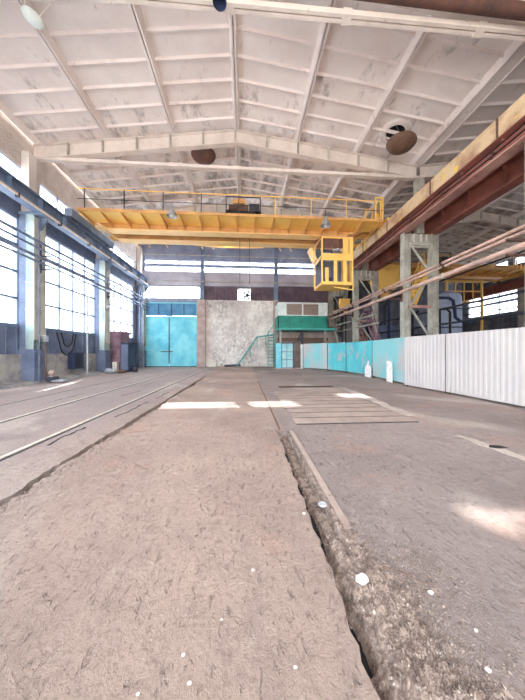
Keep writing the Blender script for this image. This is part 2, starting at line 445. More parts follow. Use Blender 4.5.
# light cement strip at right and its broken trench
cm = MB(); random.seed(5)
pts = [(3.72 + random.uniform(-.05,.05) - .01*k, 9.4-k*.3) for k in range(15)]
for a, b_ in zip(pts, pts[1:]): cm.bar((a[0],a[1],.001), (b_[0],b_[1],.001), random.uniform(.2,.34), .008)
pts = [(3.5 + .015*k + random.uniform(-.03,.03), 3.9-k*.15) for k in range(16)]
for a, b_ in zip(pts, pts[1:]): cm.bar((a[0],a[1],.001), (b_[0],b_[1],.001), random.uniform(.1,.2), .01)
struct(cm.build('trim_2', 'cement'))
hb = MB(); hb.add([(3.50,3.36,.008),(3.60,3.31,.008),(3.78,3.33,.008),(3.72,3.43,.008),(3.60,3.45,.008)], [(0,1,2,3,4)])
struct(hb.build('trim_3', 'black'))
struct(MB().box(.60,.63,4.4,12,-.01,.006).build('trim_5','brown_steel'))

# loose stones
def stone(x, y, s, lb, flatness=.5, z=0):
    s *= .8
    random.seed(int(x*1000+y*77)); bm = bmesh.new(); bmesh.ops.create_icosphere(bm, subdivisions=2, radius=1)
    for v in bm.verts: v.co *= random.uniform(.8, 1.15)
    mb = MB(); zs = min(v.co.z for v in bm.verts)
    mb.add([(v.co.x*s*1.2+x, v.co.y*s+y, (v.co.z-zs*.9)*s*flatness+z) for v in bm.verts], [tuple(v.index for v in f.verts) for f in bm.faces])
    bm.free()
    return tag(mb.build('loose_stone', 'stone', org=(x,y,z)), lb, 'stone', 'loose pale stones on the floor')
stone(.70, 1.455, .044, 'largest white chunk lying in the rubble trench', .6, .0)
stone(.50, 2.10, .016, 'small pale stone on the left lip of the rubble trench')
stone(-.28, 1.16, .009, 'small white chip on the pink floor below the centre, lone one')
stone(-.12, 1.30, .007, 'tiny chip right of the lone white chip')
stone(-.23, 1.06, .009, 'white chip nearest the lower edge, left of the rubble')
stone(-.43, 1.04, .008, 'white chip low in the foreground, left of the other two')
stone(1.05, 1.01, .014, 'pale pebble right of the rubble near the lower edge')
stone(1.06, 1.36, .016, 'oblong pale stone on the grey floor right of the white chunk')
stone(1.14, 1.16, .010, 'pale pebble among crumbs right of the rubble')
stone(.05, 1.58, .010, 'pinkish chip midway along the left side of the trench')
stone(.22, 1.08, .008, 'pale pebble left of the lower end of the trench')
t = tag(MB().tube([(.88,1.54,.014),(.98,1.46,.022),(1.08,1.40,.012)], .0025, 6).build('bent_wire','brown_steel', org=(1.0,1.4,0)), 'thin bent wire lying on the rubble right of the white chunk', 'wire')
t = tag(MB().lathe((.70,2.22,-.01), [(.0,0),(.035,0),(.04,.012),(.035,.02),(.018,.02),(.016,.012),(.0,.012)], 14).build('metal_ring','zinc', org=(.70,2.22,-.01)), 'small round metal washer in the rubble trench', 'washer')

# ------------------------------------------------------------------ ceiling
def cell_roof(x0, x1, ya, yb, holes, slab, ribs, nrib=7):
    """one 5.8 m bay of one slab strip, sloping in x"""
    st = (yb-ya)/nrib
    zt = lambda x: zroof(x)
    e = 1e-3
    for k in range(nrib):
        a, b = ya+k*st, ya+(k+1)*st
        hole = None
        for h in holes:
            if x0-.01 <= h[0] and h[1] <= x1+.01 and h[2] >= a-.01 and h[3] <= b+.01: hole = h
        rects = [(x0, x1, a, b)] if not hole else [(x0,hole[0],a,b),(hole[1],x1,a,b),(hole[0],hole[1],a,hole[2]),(hole[0],hole[1],hole[3],b)]
        for (p, q, r, s) in rects:
            if q-p < .005 or s-r < .005: continue
            vs = [(x, y, zt(x)+dz) for dz in (.26,.34) for y in (r,s) for x in (p,q)]
            slab.hexa(vs)
    for k in range(nrib):
      yy = ya+(k+.5)*st; w = .035
      hh = [h for h in holes[:1] if x0-.01 <= h[0] and h[1] <= x1+.01 and h[2]-.1 < yy < h[3]+.1]
      for (x0r, x1r) in ([(x0, hh[0][0]), (hh[0][1], x1)] if hh else [(x0, x1)]):
        vs = []
        for dz, ww in ((.17, w*.7), (.27, w*1.6)):
            for y in (yy-ww, yy+ww):
                for x in (x0r, x1r): vs.append((x, y, zt(x)+dz))
        ribs.hexa(vs)
    for sgn, xe in ((1, x0+.02), (-1, x1-.02)):
        xi = xe + sgn*.06; xj = xe + sgn*.14
        vs = []
        for dz, xx in ((0., xi), (.27, xj)):
            for y in (ya+.02, yb-.02):
                pr = sorted((xe, xx)); 
                for x in pr: vs.append((x, y, zt(xe)+dz))
        ribs.hexa(vs)
holes = []
slab, ribs = MB(), MB()
HV = [(-3.1,-2.4,23.3,23.82), (6.5,7.3,10.66,11.45), (-2.75,-1.95,13.15,13.95)]  # first hole: unseen opening added to let sun onto the near floor
xs = [XL+.1, -6.45, -3.42, RX, 2.62, 5.65, 8.7]
for bi in range(5):
    for i in range(6):
        cell_roof(xs[i], xs[i+1], YS[bi], YS[bi+1], HV, slab, ribs)
struct(slab.build('ceiling', 'roof')); r = struct(ribs.build('ceiling', 'plaster'))
slab, ribs = MB(), MB()
xs2 = [9.1, 12.1, 15.1, 18.1, 21.1, 24.1, 27.2]
YS2 = YS + [YB2]
for bi in range(6):
    for i in range(6): cell_roof(xs2[i], xs2[i+1], YS2[bi], YS2[bi+1], [], slab, ribs)
struct(slab.build('ceiling', 'roof')); struct(ribs.build('ceiling', 'plaster'))
# seal: gutter between naves and end boards
struct(MB().box(8.6, 9.2, YF, YB2, 11.05, 11.5).build('trim_6', 'plaster'))

# round roof vents with a dish hanging under each
def vent(x, y, zd, tilt, r, mat, lb, hx, open_=True):
    t = thing('roof_vent', (x, y, zd), lb, 'roof vent', 'round roof ventilators')
    ax = Vector((tilt[0], tilt[1], 1)).normalized()
    MB().lathe((x,y,zd), [(.001,-.5*r),(r*.3,-.47*r),(r*.6,-.36*r),(r*.85,-.2*r),(r,0),(r,.03),(r*.7,.04),(.001,.06)], 30, ax).build('deflector_dish', mat, t)
    zc = zroof(hx[0])+.24
    for a in (0, 2*PI/3, 4*PI/3):
        MB().tube([Vector((x,y,zd))+Vector((math.cos(a)*r*.6, math.sin(a)*r*.6, .02)), (hx[0]+math.cos(a)*.42, hx[1]+math.sin(a)*.42, zc)], .014, 6).build('hanger_rod', 'dark_steel' if open_ else 'plaster', t)
    if open_:
        n = Vector((.137 if hx[0] > RX else -.137, 0, 1))
        MB().lathe((hx[0],hx[1],zroof(hx[0])+.24), [(.40,-.03),(.50,-.03),(.66,.01),(.66,.02),(.40,.02),(.40,-.03)], 28, n).build('collar', 'plaster', t)
        MB().lathe((hx[0],hx[1],zroof(hx[0])+.36), [(.60,0),(.62,0),(.62,.9),(.001,.95),(.001,.93),(.60,.88),(.60,0)], 24).build('vent_shaft', 'black', t)
    return t
vent(7.02, 10.8, 9.40+H, (.12,-.02), .62, 'brown_steel', 'brown dish ventilator under a dark round roof hole near the right crane beam', (6.9,11.05))
vent(-2.12, 13.0, 10.08+H, (-.05,0), .62, 'rust_pipe', 'dark dish ventilator hanging just behind the cross beam left of the ridge', (-2.35,13.55))
vent(-6.02, 7.55, 9.5+H, (.2,.0), .25, 'hut_white', 'small white dish ventilator at the upper left corner of the roof', (-6.0,7.75), False)

# ------------------------------------------------------------------ roof cross beams
def roof_beam(y, x0, xm, x1, lb, cat='roof beam'):
    t = thing('roof_beam', (xm, y, zroof(xm)-.4), lb, cat, 'gabled cross beams under the roof')
    h = .62
    for (a, b) in ((x0, xm), (xm, x1)):
        za, zb = zroof(a)-.06, zroof(b)-.06
        m = MB()
        m.hexa([(a,y-.012,za-h),(b,y-.012,zb-h),(a,y+.012,za-h),(b,y+.012,zb-h),(a,y-.012,za),(b,y-.012,zb),(a,y+.012,za),(b,y+.012,zb)])
        m.build('web', 'beam_white', t)
        for nm, o1 in (('top_flange', 0), ('bottom_flange', -h)):
            MB().hexa([(a,y-.13,za+o1-.03),(b,y-.13,zb+o1-.03),(a,y+.13,za+o1-.03),(b,y+.13,zb+o1-.03),(a,y-.13,za+o1),(b,y-.13,zb+o1),(a,y+.13,za+o1),(b,y+.13,zb+o1)]).build(nm, 'beam_white', t)
    n = 12; proto = None
    for k in range(1, n):
        x = x0 + (x1-x0)*k/n
        MB().box(x-.03, x+.03, y-.135, y+.135, zroof(x)-h-.03, zroof(x)-.08).build('stiffener', 'pale_steel', t)
    return t
bl = ['white gabled cross beam above the camera, mostly out of view', 'whitewashed gabled cross beam nearest the camera, ribbed with stiffeners', 'grey white gabled cross beam behind the yellow crane']
for y, lb in ((6.5, bl[0]), (12.3, bl[1]), (18.1, bl[2])): roof_beam(y, XL+.05, RX, XR-.1, lb)
for y, lb in ((12.3, 'gabled roof beam of the side hall, nearer one'), (18.1, 'gabled roof beam of the side hall beyond the right crane beam')): roof_beam(y, XR+.1, 18.1, XR2, lb)
for y, lb in ((6.5, 'long pale horizontal tie beam crossing the top of the view'), (12.3, 'long pale tie beam just below the nearest ribbed cross beam'), (18.1, 'pale tie beam seen through the crane railing')):
    t = thing('tie_beam', (0, y, 8.95+H), lb, 'tie beam', 'horizontal tie beams')
    MB().box(XL+.2, XR-.3, y-.10, y-.02, 8.88+H, 9.02+H).build('channel', 'beam_white', t)
    MB().box(XL+.2, XR-.3, y+.02, y+.10, 8.88+H, 9.02+H).build('channel', 'beam_white', t)
    for x in (-7.5,-3.5,-.4,2.7,6.5):
        MB().box(x-.12, x+.12, y-.115, y+.115, 8.86+H, 9.04+H).build('clamp_plate', 'beam_white', t)
    MB().tube([(RX, y, 9.03+H), (RX, y, zroof(RX)-.74)], .02, 8).build('hanger_rod', 'pale_steel', t)
tag(MB().tube([(.0,6.14,9.29+H),(2.2,6.12,9.14+H),(9.0,6.1,8.95+H)], .155, 16).build('rusty_pipe','rust_pipe', org=(3,6.1,9+H)), 'thick rusty brown pipe crossing the top right of the view', 'pipe')

# ------------------------------------------------------------------ walls
def wall_cells(mb, u0, u1, z0, z1, holes, mk):
    us = sorted({u0, u1, *[h[0] for h in holes], *[h[1] for h in holes]}); zs = sorted({z0, z1, *[h[2] for h in holes], *[h[3] for h in holes]})
    us = [u for u in us if u0 <= u <= u1]; zs = [z for z in zs if z0 <= z <= z1]
    for a, b in zip(us, us[1:]):
        for c, d in zip(zs, zs[1:]):
            mu, mz = (a+b)/2, (c+d)/2
            if any(h[0] < mu < h[1] and h[2] < mz < h[3] for h in holes): continue
            mk(mb, a, b, c, d)
wn = [0]
def window(orient, pos, u0, u1, z0, z1, nu, nz, fr='blue_steel', fw=.07, glassy='glass', depth=.1):
    """orient 'x': plane x=pos (u=y); 'y': plane y=pos (u=x)"""
    wn[0] += 1
    B = (lambda m, a, b, c, d, t=depth: m.box(pos-t/2, pos+t/2, a, b, c, d)) if orient == 'x' else (lambda m, a, b, c, d, t=depth: m.box(a, b, pos-t/2, pos+t/2, c, d))
    m = MB()
    for k in range(nz+1):
        z = z0+(z1-z0)*k/nz; B(m, u0, u1, z-fw/2, z+fw/2)
    for k in range(nu+1):
        u = u0+(u1-u0)*k/nu; B(m, u-fw/2*.8, u+fw/2*.8, z0, z1, depth*.9)
    o = m.build('window_%d' % wn[0], fr); struct(o); ORG[o.name] = Vector((0,0,0))
    if glassy:
        g = MB()
        for i in range(nu):
            for k in range(nz):
                ua, ub = u0+(u1-u0)*i/nu, u0+(u1-u0)*(i+1)/nu; za, zb = z0+(z1-z0)*k/nz, z0+(z1-z0)*(k+1)/nz
                B(g, ua+.02, ub-.02, za+.02, zb-.02, .006)
        g.build('pane', glassy, o)
    return o
# left wall
wl = MB(); hl = []
WB = [(-4.6,.2), (1.1,5.9), (7.0,11.6), (13.0,17.2), (18.6,22.8)]
for a, b in WB:
    hl.append((a, b, 2.55, 7.2)); hl.append((a-.3, b+.3, 8.6, 9.5))
mkx = lambda m, a, b, c, d: m.box(XL-.3, XL, a, b, c, d)
low = MB(); wall_cells(low, YF, YB+.3, -.1, 8.0, hl, mkx); struct(low.build('wall_left', 'dark_panel'))
up = MB(); wall_cells(up, YF, YB+.3, 8.0, 11.35, hl, mkx); struct(up.build('wall_left', 'brick_up'))
for a, b in WB:
    window('x', XL-.1, a, b, 2.55, 7.2, 4, 4, 'blue_steel', .085)
    window('x', XL-.1, a-.3, b+.3, 8.6, 9.5, 4, 1, 'blue_steel', .06)
# plinth curb and sill
struct(MB().box(XL, XL+.14, YF, YB, 0, 1.28).build('baseboard_left', 'plinth'))
struct(MB().prism([(XL+.14,0),(XL+.85,0),(XL+.7,.1),(XL+.14,.2)], YF, 16.8).build('trim_7', 'plinth'))
struct(MB().box(XL, XL+.06, YF, YB, 2.44, 2.56).build('trim_8', 'blue_steel'))
s = MB()
for a, b in zip(YS, YS[1:]):
    k = a+.6
    while k < b-.5: s.box(XL, XL+.05, k, k+.06, 1.28, 2.42); k += .48
struct(s.build('trim_9', 'dark_panel'))

# left columns (crane branch + roof branch)
cl = {6.2: 'pale green column of the window wall standing closest, at the left edge', 11.85: 'pale green painted column between the two nearest window bays', 17.35: 'pale green painted column by the rose locker', 23.6: 'dark column in the far left corner by the turquoise gate'}
for y, lb in cl.items():
    if y < 1: continue
    t = thing('crane_column', (-9.5, y, 0), lb, 'column', 'columns along the window wall')
    mt = 'mint' if y < 20 else 'blue_steel'
    MB().box(-9.75,-9.18, y-.02, y+.02, 0, 7.36).build('web', mt, t)
    for sy in (-1, 1):
        MB().box(-9.50, -9.17, y+sy*.30-.015, y+sy*.30+.015, .0, 7.36).build('flange', mt, t)
        MB().box(-9.75, -9.51, y+sy*.30-.015, y+sy*.30+.015, .0, 7.36).build('back_flange', 'dark_panel', t)
    MB().box(-9.17, -9.14, y-.32, y+.32, 1.9, 7.3).build('face_plate', 'pale_steel', t)
    MB().box(-9.78, -8.76, y-.34, y+.34, 7.36, 7.47).build('cap_plate', 'blue_steel', t)
    MB().hexa([(-9.14,y-.04,6.8),(-9.1,y-.04,6.8),(-9.14,y+.04,6.8),(-9.1,y+.04,6.8),(-9.14,y-.04,7.36),(-8.8,y-.04,7.36),(-9.14,y+.04,7.36),(-8.8,y+.04,7.36)]).build('corbel', 'blue_steel', t)
    MB().box(-9.78, -9.12, y-.34, y+.34, 0, 1.5).build('base_casing', 'dark_panel', t)
    MB().box(-9.78, -9.45, y-.2, y+.2, 7.47, zroof(-9.7)-.02 if y > 20 else 10.2).build('roof_post', 'beam_white', t)
    for z in (3.2, 4.4, 5.6, 6.7):
        MB().box(-9.52, -9.13, y-.33, y+.33, z, z+.05).build('batten_plate', 'pale_steel', t)

# crane runway beams
def runway(x, y0, y1, zb, zt, mat_low, mat_web, mat_top, lb, nm='runway_beam', w=.46, stiff=True, side=-1):
    t = thing(nm, (x, (y0+y1)/2, zb), lb, 'crane beam', 'long crane runway beams')
    MB().box(x-w/2, x+w/2, y0, y1, zb, zb+.05).build('bottom_flange', mat_low, t)
    MB().box(x-.015, x+.015, y0, y1, zb+.05, zt-.04).build('web', mat_web, t)
    MB().box(x-w/2, x+w/2, y0, y1, zt-.04, zt).build('top_flange', mat_top, t)
    MB().box(x-.035, x+.035, y0, y1, zt, zt+.10).build('rail', 'steel', t)
    if stiff:
        y = y0+.7; p = None
        while y < y1:
            MB().box(x-w/2+.03, x+w/2-.03, y-.01, y+.01, zb+.05, zt-.04).build('stiffener', mat_web, t)
            y += 1.45
    return t
ZB, ZT = 7.48, 8.38
lt = runway(-9.0, YF, 23.6, ZB, 8.08, 'blue_steel', 'blue_steel', 'blue_steel', 'blue grey crane runway beam along the window wall')
rt = runway(8.12, YF, 23.6, ZB, ZT, 'pink_rust', 'rust', 'rust', 'brown crane runway beam on the right with a worn yellow band on top')
MB().box(7.78, 7.83, YF, 23.6, ZT-.38, ZT+.22).build('toe_board', 'band', rt)
MB().box(7.80, 8.40, YF, 23.6, ZT-.40, ZT-.36).build('walkway_plate', 'rust', rt)
for y in (1.2, 4, 7.2, 10.0, 13.2, 16, 19):
    MB().box(7.755, 7.78, y-.03, y+.03, ZT-.38, ZT+.22).build('board_cleat', 'brown_steel', rt)
runway(9.75, YF, 29.4, ZB, ZT, 'rust', 'rust', 'rust', 'second red brown crane beam just behind the right one, for the side hall')
runway(26.3, YF, 29.4, ZB, ZT, 'rust', 'rust', 'rust', 'brown crane beam along the windows of the side hall')
# pale strip painting the sunlit flange at left; conductor cables at right
t = thing('sunlit_flange_strip', (-8.62, 9, 7.42), 'pale thin strip standing in for the sunlit flange of the blue grey beam over the windows', 'flange strip')
MB().box(-8.70, -8.66, YF, 23, 7.38, 7.47).build('strip_bar', 'beige_rail', t)
for k in range(12): MB().box(-8.78, -8.64, -3+k*2.2, -2.94+k*2.2, 7.32, 7.49).build('bracket', 'dark_steel', t)
for dz in (0, -.17):
    pts = []; y = YF
    while y < 23.5: pts.append((7.86+.02*math.sin(y*3), y, 7.80+dz+.03*math.sin(y*2.2))); y += .4
    q = MB().tube(pts, .022, 6).build('cable', 'black', rt)
    for k in range(14): MB().box(7.84, 8.11, -4.5+k*2.0, -4.46+k*2.0, 7.77+dz, 7.80+dz).build('cable_bracket', 'brown_steel', q)

# right lattice columns
def lattice(y, lb):
    t = thing('lattice_column', (8.9, y, 0), lb, 'column', 'two-legged lattice columns under the right crane beams')
    for x in (8.22, 9.72):
        m = MB(); m.box(x-.17,x+.17,y-.012,y+.012,0,7.45)
        m.box(x-.18,x-.155,y-.16,y+.16,0,7.45); m.box(x+.155,x+.18,y-.16,y+.16,0,7.45); m.build('leg', 'pale_steel', t)
    zz = [.3, 2.0, 3.7, 5.35, 6.9]
    for k, (a, b) in enumerate(zip(zz, zz[1:])):
        p, q = ((9.54, 8.38) if k % 2 else (8.38, 9.54))
        MB().bar((p, y-.1, a), (q, y-.1, b), .1, .05, (0,1,0)).build('diagonal_brace', 'pale_steel', t)
    for z in (3.7, 6.9): MB().box(8.3, 9.58, y-.14, y-.06, z-.07, z+.07).build('cross_bar', 'pink_rust' if z < 5 else 'pale_steel', t)
    m = MB().box(8.34, 9.54, y-.03, y+.03, 6.75, 7.45)
    m.build('cap_web', 'pale_steel', t)
    for x in (8.62, 9.0, 9.3): MB().box(x-.02, x+.02, y-.12, y-.03, 6.78, 7.42).build('cap_rib', 'cream', t)
    MB().box(8.74, 9.14, y-.14, y+.14, 7.45, zroof(8.8)-.75).build('roof_post', 'pale_steel', t)
    return t
lattice(6.5, 'grey steel column post cut by the right edge of the photo')
lattice(12.3, 'nearest full lattice column with two pale legs and crossed braces rising behind the pale fence')
lattice(18.1, 'farther lattice column with crossed braces behind the turquoise end of the fence')
lattice(23.6, 'farthest lattice column standing against the end wall')

# ------------------------------------------------------------------ back wall of main nave
X0 = XL
ZD = 6.0
hb_ = [(-9.65,-4.45,-.2,ZD), (-9.5,-4.25,6.42,7.55), (-.70,.55,6.3,7.42),
       (-9.3,8.5,8.93,9.40), (-9.3,8.5,9.52,9.98)]
mky = lambda m, a, b, c, d: m.box(a, b, YB, YB+.3, c, d)
w = MB(); wall_cells(w, X0, 2.9, 0, 6.3, hb_, mky); struct(w.build('wall_back', 'stained'))
w = MB(); wall_cells(w, 2.9, 9.0, 0, 6.3, hb_, mky); struct(w.build('wall_back', 'brick_up'))
w = MB(); wall_cells(w, X0, 9.0, 6.3, 7.62, hb_, mky); struct(w.build('wall_back', 'clad_dim'))
w = MB(); wall_cells(w, X0, 9.0, 7.62, 8.93, hb_, mky); struct(w.build('wall_back', 'clad_pale'))
w = MB(); wall_cells(w, X0, 9.0, 8.93, 10.2, hb_, mky); struct(w.build('wall_back', 'clad_grey'))
w = MB().prism([(X0,10.2),(9.0,10.2),(9.0,zroof(8.9)+.3),(RX,zroof(RX)+.3),(X0,zroof(X0)+.3)], YB, YB+.3); struct(w.build('wall_back', 'clad_grey'))
window('y', YB+.12, -9.5, -4.25, 6.42, 7.55, 3, 1, 'cream', .05, 'frosted')
for a, b, n, g1, g2 in ((-9.3,-6.2,2,'frosted','frosted'), (-6.2,-2.6,2,'frosted','glass'), (-2.6,-.8,1,'frosted','frosted'), (-.8,.1,1,'glass','frosted'), (.1,8.5,6,'frosted','frosted')):  # frosting added pane by pane to hold back sun and shape floor patches
    window('y', YB+.12, a, b, 8.93, 9.40, n, 1, 'steel', .05, g1)
    window('y', YB+.12, a, b, 9.52, 9.98, n, 1, 'steel', .05, g2)
o = window('y', YB+.12, -.70, .55, 6.3, 7.42, 2, 1, 'cream', .06, 'frosted')
# shutter boards either side
def shutters(x0, x1, n, z0=6.3, z1=7.5):
    m = MB(); w_ = (x1-x0)/n
    for k in range(n): m.box(x0+k*w_+.02, x0+(k+1)*w_-.02, YB-.06, YB, z0, z1)
    wn[0] += 1; struct(m.build('window_%d' % wn[0], 'blind'))
shutters(-3.8, -.75, 3); shutters(.6, 2.7, 2); shutters(3.2, 8.2, 4, 6.25, 7.7)
# ventilation fan in the small opening
t = thing('wall_fan', (.22, 23.8, 6.75), 'round grey fan in the small bright opening of the end wall', 'fan')
MB().lathe((.22,23.84,6.78), [(.36,-.06),(.46,-.06),(.46,.06),(.36,.06),(.36,-.06)], 20, (0,1,0)).build('fan_ring', 'dark_steel', t)
m = MB()
for k in range(5):
    a = k*2*PI/5; m.bar((.22,23.84,6.78), (.22+.38*math.cos(a),23.84,6.78+.38*math.sin(a)), .2, .015, (0,1,.5))
m.build('fan_blades', 'steel', t); MB().lathe((.22,23.84,6.78), [(.001,-.06),(.13,-.05),(.13,.05),(.001,.06)], 12, (0,1,0)).build('hub', 'dark', t)
# columns of the end wall
t = thing('wall_column', (-4.2, 23.7, 0), 'brown brick pillar with grey steel top right of the turquoise gate', 'column')
MB().box(-4.45, -3.7, 23.55, YB, 0, 6.25).build('brick_pillar', 'brick', t)
MB().box(-4.12, -3.82, 23.6, YB, 6.25, 11.6).build('steel_post', 'blue_steel', t)
t = thing('wall_column', (2.95, 23.7, 0), 'steel and brick pillar beside the green staircase', 'column')
MB().box(2.7, 3.15, 23.6, YB, 0, 6.3).build('brick_pillar', 'brick', t)
MB().box(2.78, 3.12, 23.6, YB, 6.3, 11.6).build('steel_post', 'blue_steel', t)
struct(MB().box(-9.3, -4.4, 23.75, YB, 6.0, 6.4).build('trim_10', 'clad_grey'))
for z, lb, y in ((10.25, 'thin pale pipe high across the end wall above the window strip', 23.3), (7.9, 'thin grey conduit across the end wall below the window strip', 23.45)):
    t = tag(MB().tube([(-9.2,y,z),(8,y,z)], .045, 8).build('wall_pipe','grey_pipe', org=(0,y,z)), lb, 'pipe')
t = tag(MB().tube([(-9.2,23.5,9.44),(8.2,23.5,9.44)], .06, 8).build('wall_pipe','blue_steel', org=(0,23.5,9.51)), 'blue grey pipe running between the two bright window strips of the end wall', 'pipe')

# gate
g = MB().box(-9.65,-9.55,23.8,YB+.2,0,ZD).box(-4.55,-4.45,23.8,YB+.2,0,ZD).box(-9.65,-4.45,23.8,YB+.2,ZD-.1,ZD)
d = struct(g.build('door_1', 'gate'))
xm = -7.05
for sx, (a, b) in ((-1, (-9.55, xm-.02)), (1, (xm+.02, -4.55))):
    leaf = MB().box(a, b, 23.86, 23.94, .06, 4.72).build('door_leaf', 'gate', d)
    m = MB()
    for z in (.08, 1.7, 3.1, 4.66): m.box(a, b, 23.83, 23.86, z-.04, z+.04)
    m.box(a, a+.07, 23.83, 23.86, .08, 4.7); m.box(b-.07, b, 23.83, 23.86, .08, 4.7)
    m.build('leaf_frame', 'gate', leaf)
MB().box(-9.55,-4.55,23.86,23.94,4.76,5.9).build('transom_panel', 'gate_top', d)
m = MB()
for x in (-8.0, -6.85, -5.7): m.box(x-.03, x+.03, 23.82, 23.86, 4.76, 5.9)
m.build('transom_bar', 'navy', d)
MB().box(xm-.75, xm+.35, 23.76, 23.82, 1.38, 1.46).build('lock_bar', 'brown_steel', d)
MB().box(xm-.035, xm+.035, 23.8, 23.85, .3, 4.6).build('center_post', 'dark_steel', d)
MB().box(xm-.25, xm+.3, 23.78, 23.84, 4.66, 4.74).build('top_plate', 'hut_white', d)
MB().box(-9.55, -4.55, 23.7, 23.95, 0, .05).build('threshold', 'black', d)

# second nave walls
hr = [(23.3, 28.9, 5.5, 8.1)]
for a, b in zip(YS2, YS2[1:]): hr.append((a+.3, b-.3, 10.2, 10.95))
hr2 = list(hr) + [(12.7, 17.7, 5.5, 8.1), (6.9, 11.9, 5.5, 8.1)]
w = MB(); wall_cells(w, YF, YB2+.3, -.1, 11.4, hr2, lambda m,a,b,c,d_: m.box(XR2, XR2+.3, a, b, c, d_)); struct(w.build('wall_right', 'clad_dim'))
window('x', XR2+.1, 23.3, 28.9, 5.5, 8.1, 3, 2, 'navy', .12)
window('x', XR2+.1, 12.7, 17.7, 5.5, 8.1, 3, 2, 'navy', .12)
window('x', XR2+.1, 6.9, 11.9, 5.5, 8.1, 3, 2, 'navy', .12)
for a, b in zip(YS2, YS2[1:]): window('x', XR2+.1, a+.3, b-.3, 10.2, 10.95, 4, 1, 'navy', .06)
w = MB().prism([(8.9,0),(XR2,0),(XR2,zroof(XR2)+.3),(18.1,zroof(18.1)+.3),(8.9,zroof(8.95)+.3)], YB2, YB2+.3); struct(w.build('wall_back', 'clad_dim'))
w = MB().prism([(8.9,0),(XR2,0),(XR2,zroof(XR2)+.3),(18.1,zroof(18.1)+.3),(8.9,zroof(8.95)+.3)], YF-.3, YF); struct(w.build('wall_front', 'clad_dim'))  # unseen end wall, added to darken the side hall
w = MB().box(8.7, 8.9, YB, YB2, 0, 11.5); struct(w.build('wall_right', 'clad_dim'))
# gable above the end behind the camera, left open to bring in fill light
w = MB().prism([(XL,9.6),(8.9,9.6),(8.9,zroof(8.9)+.3),(RX,zroof(RX)+.3),(XL,zroof(XL)+.3)], YF-.3, YF); struct(w.build('wall_front', 'clad_grey'))
for y in (21.9, 29.2):
    t = thing('wall_column', (26.4, y, 0), 'grey column left of the side hall windows' if y > 25 else 'grey column at the right end of the side hall windows', 'column', 'side hall wall columns')
    MB().box(26.1, 26.6, y-.3, y+.3, 0, 7.4).build('post', 'pale_steel', t)
    MB().box(26.0, 26.7, y-.35, y+.35, 7.4, 7.47).build('cap_plate', 'pale_steel', t)
for z, lb in ((5.9,'dark pipe crossing the lower panes of the side hall windows'), (6.6,'dark pipe crossing the middle of the side hall windows'), (5.2, 'pale pipe below the side hall windows')):
    tag(MB().tube([(26.9,14,z-.1),(26.9,29,z)], .07, 8).build('wall_pipe','dark_steel' if z > 5.5 else 'grey_pipe', org=(26.9,22,z)), lb, 'pipe')

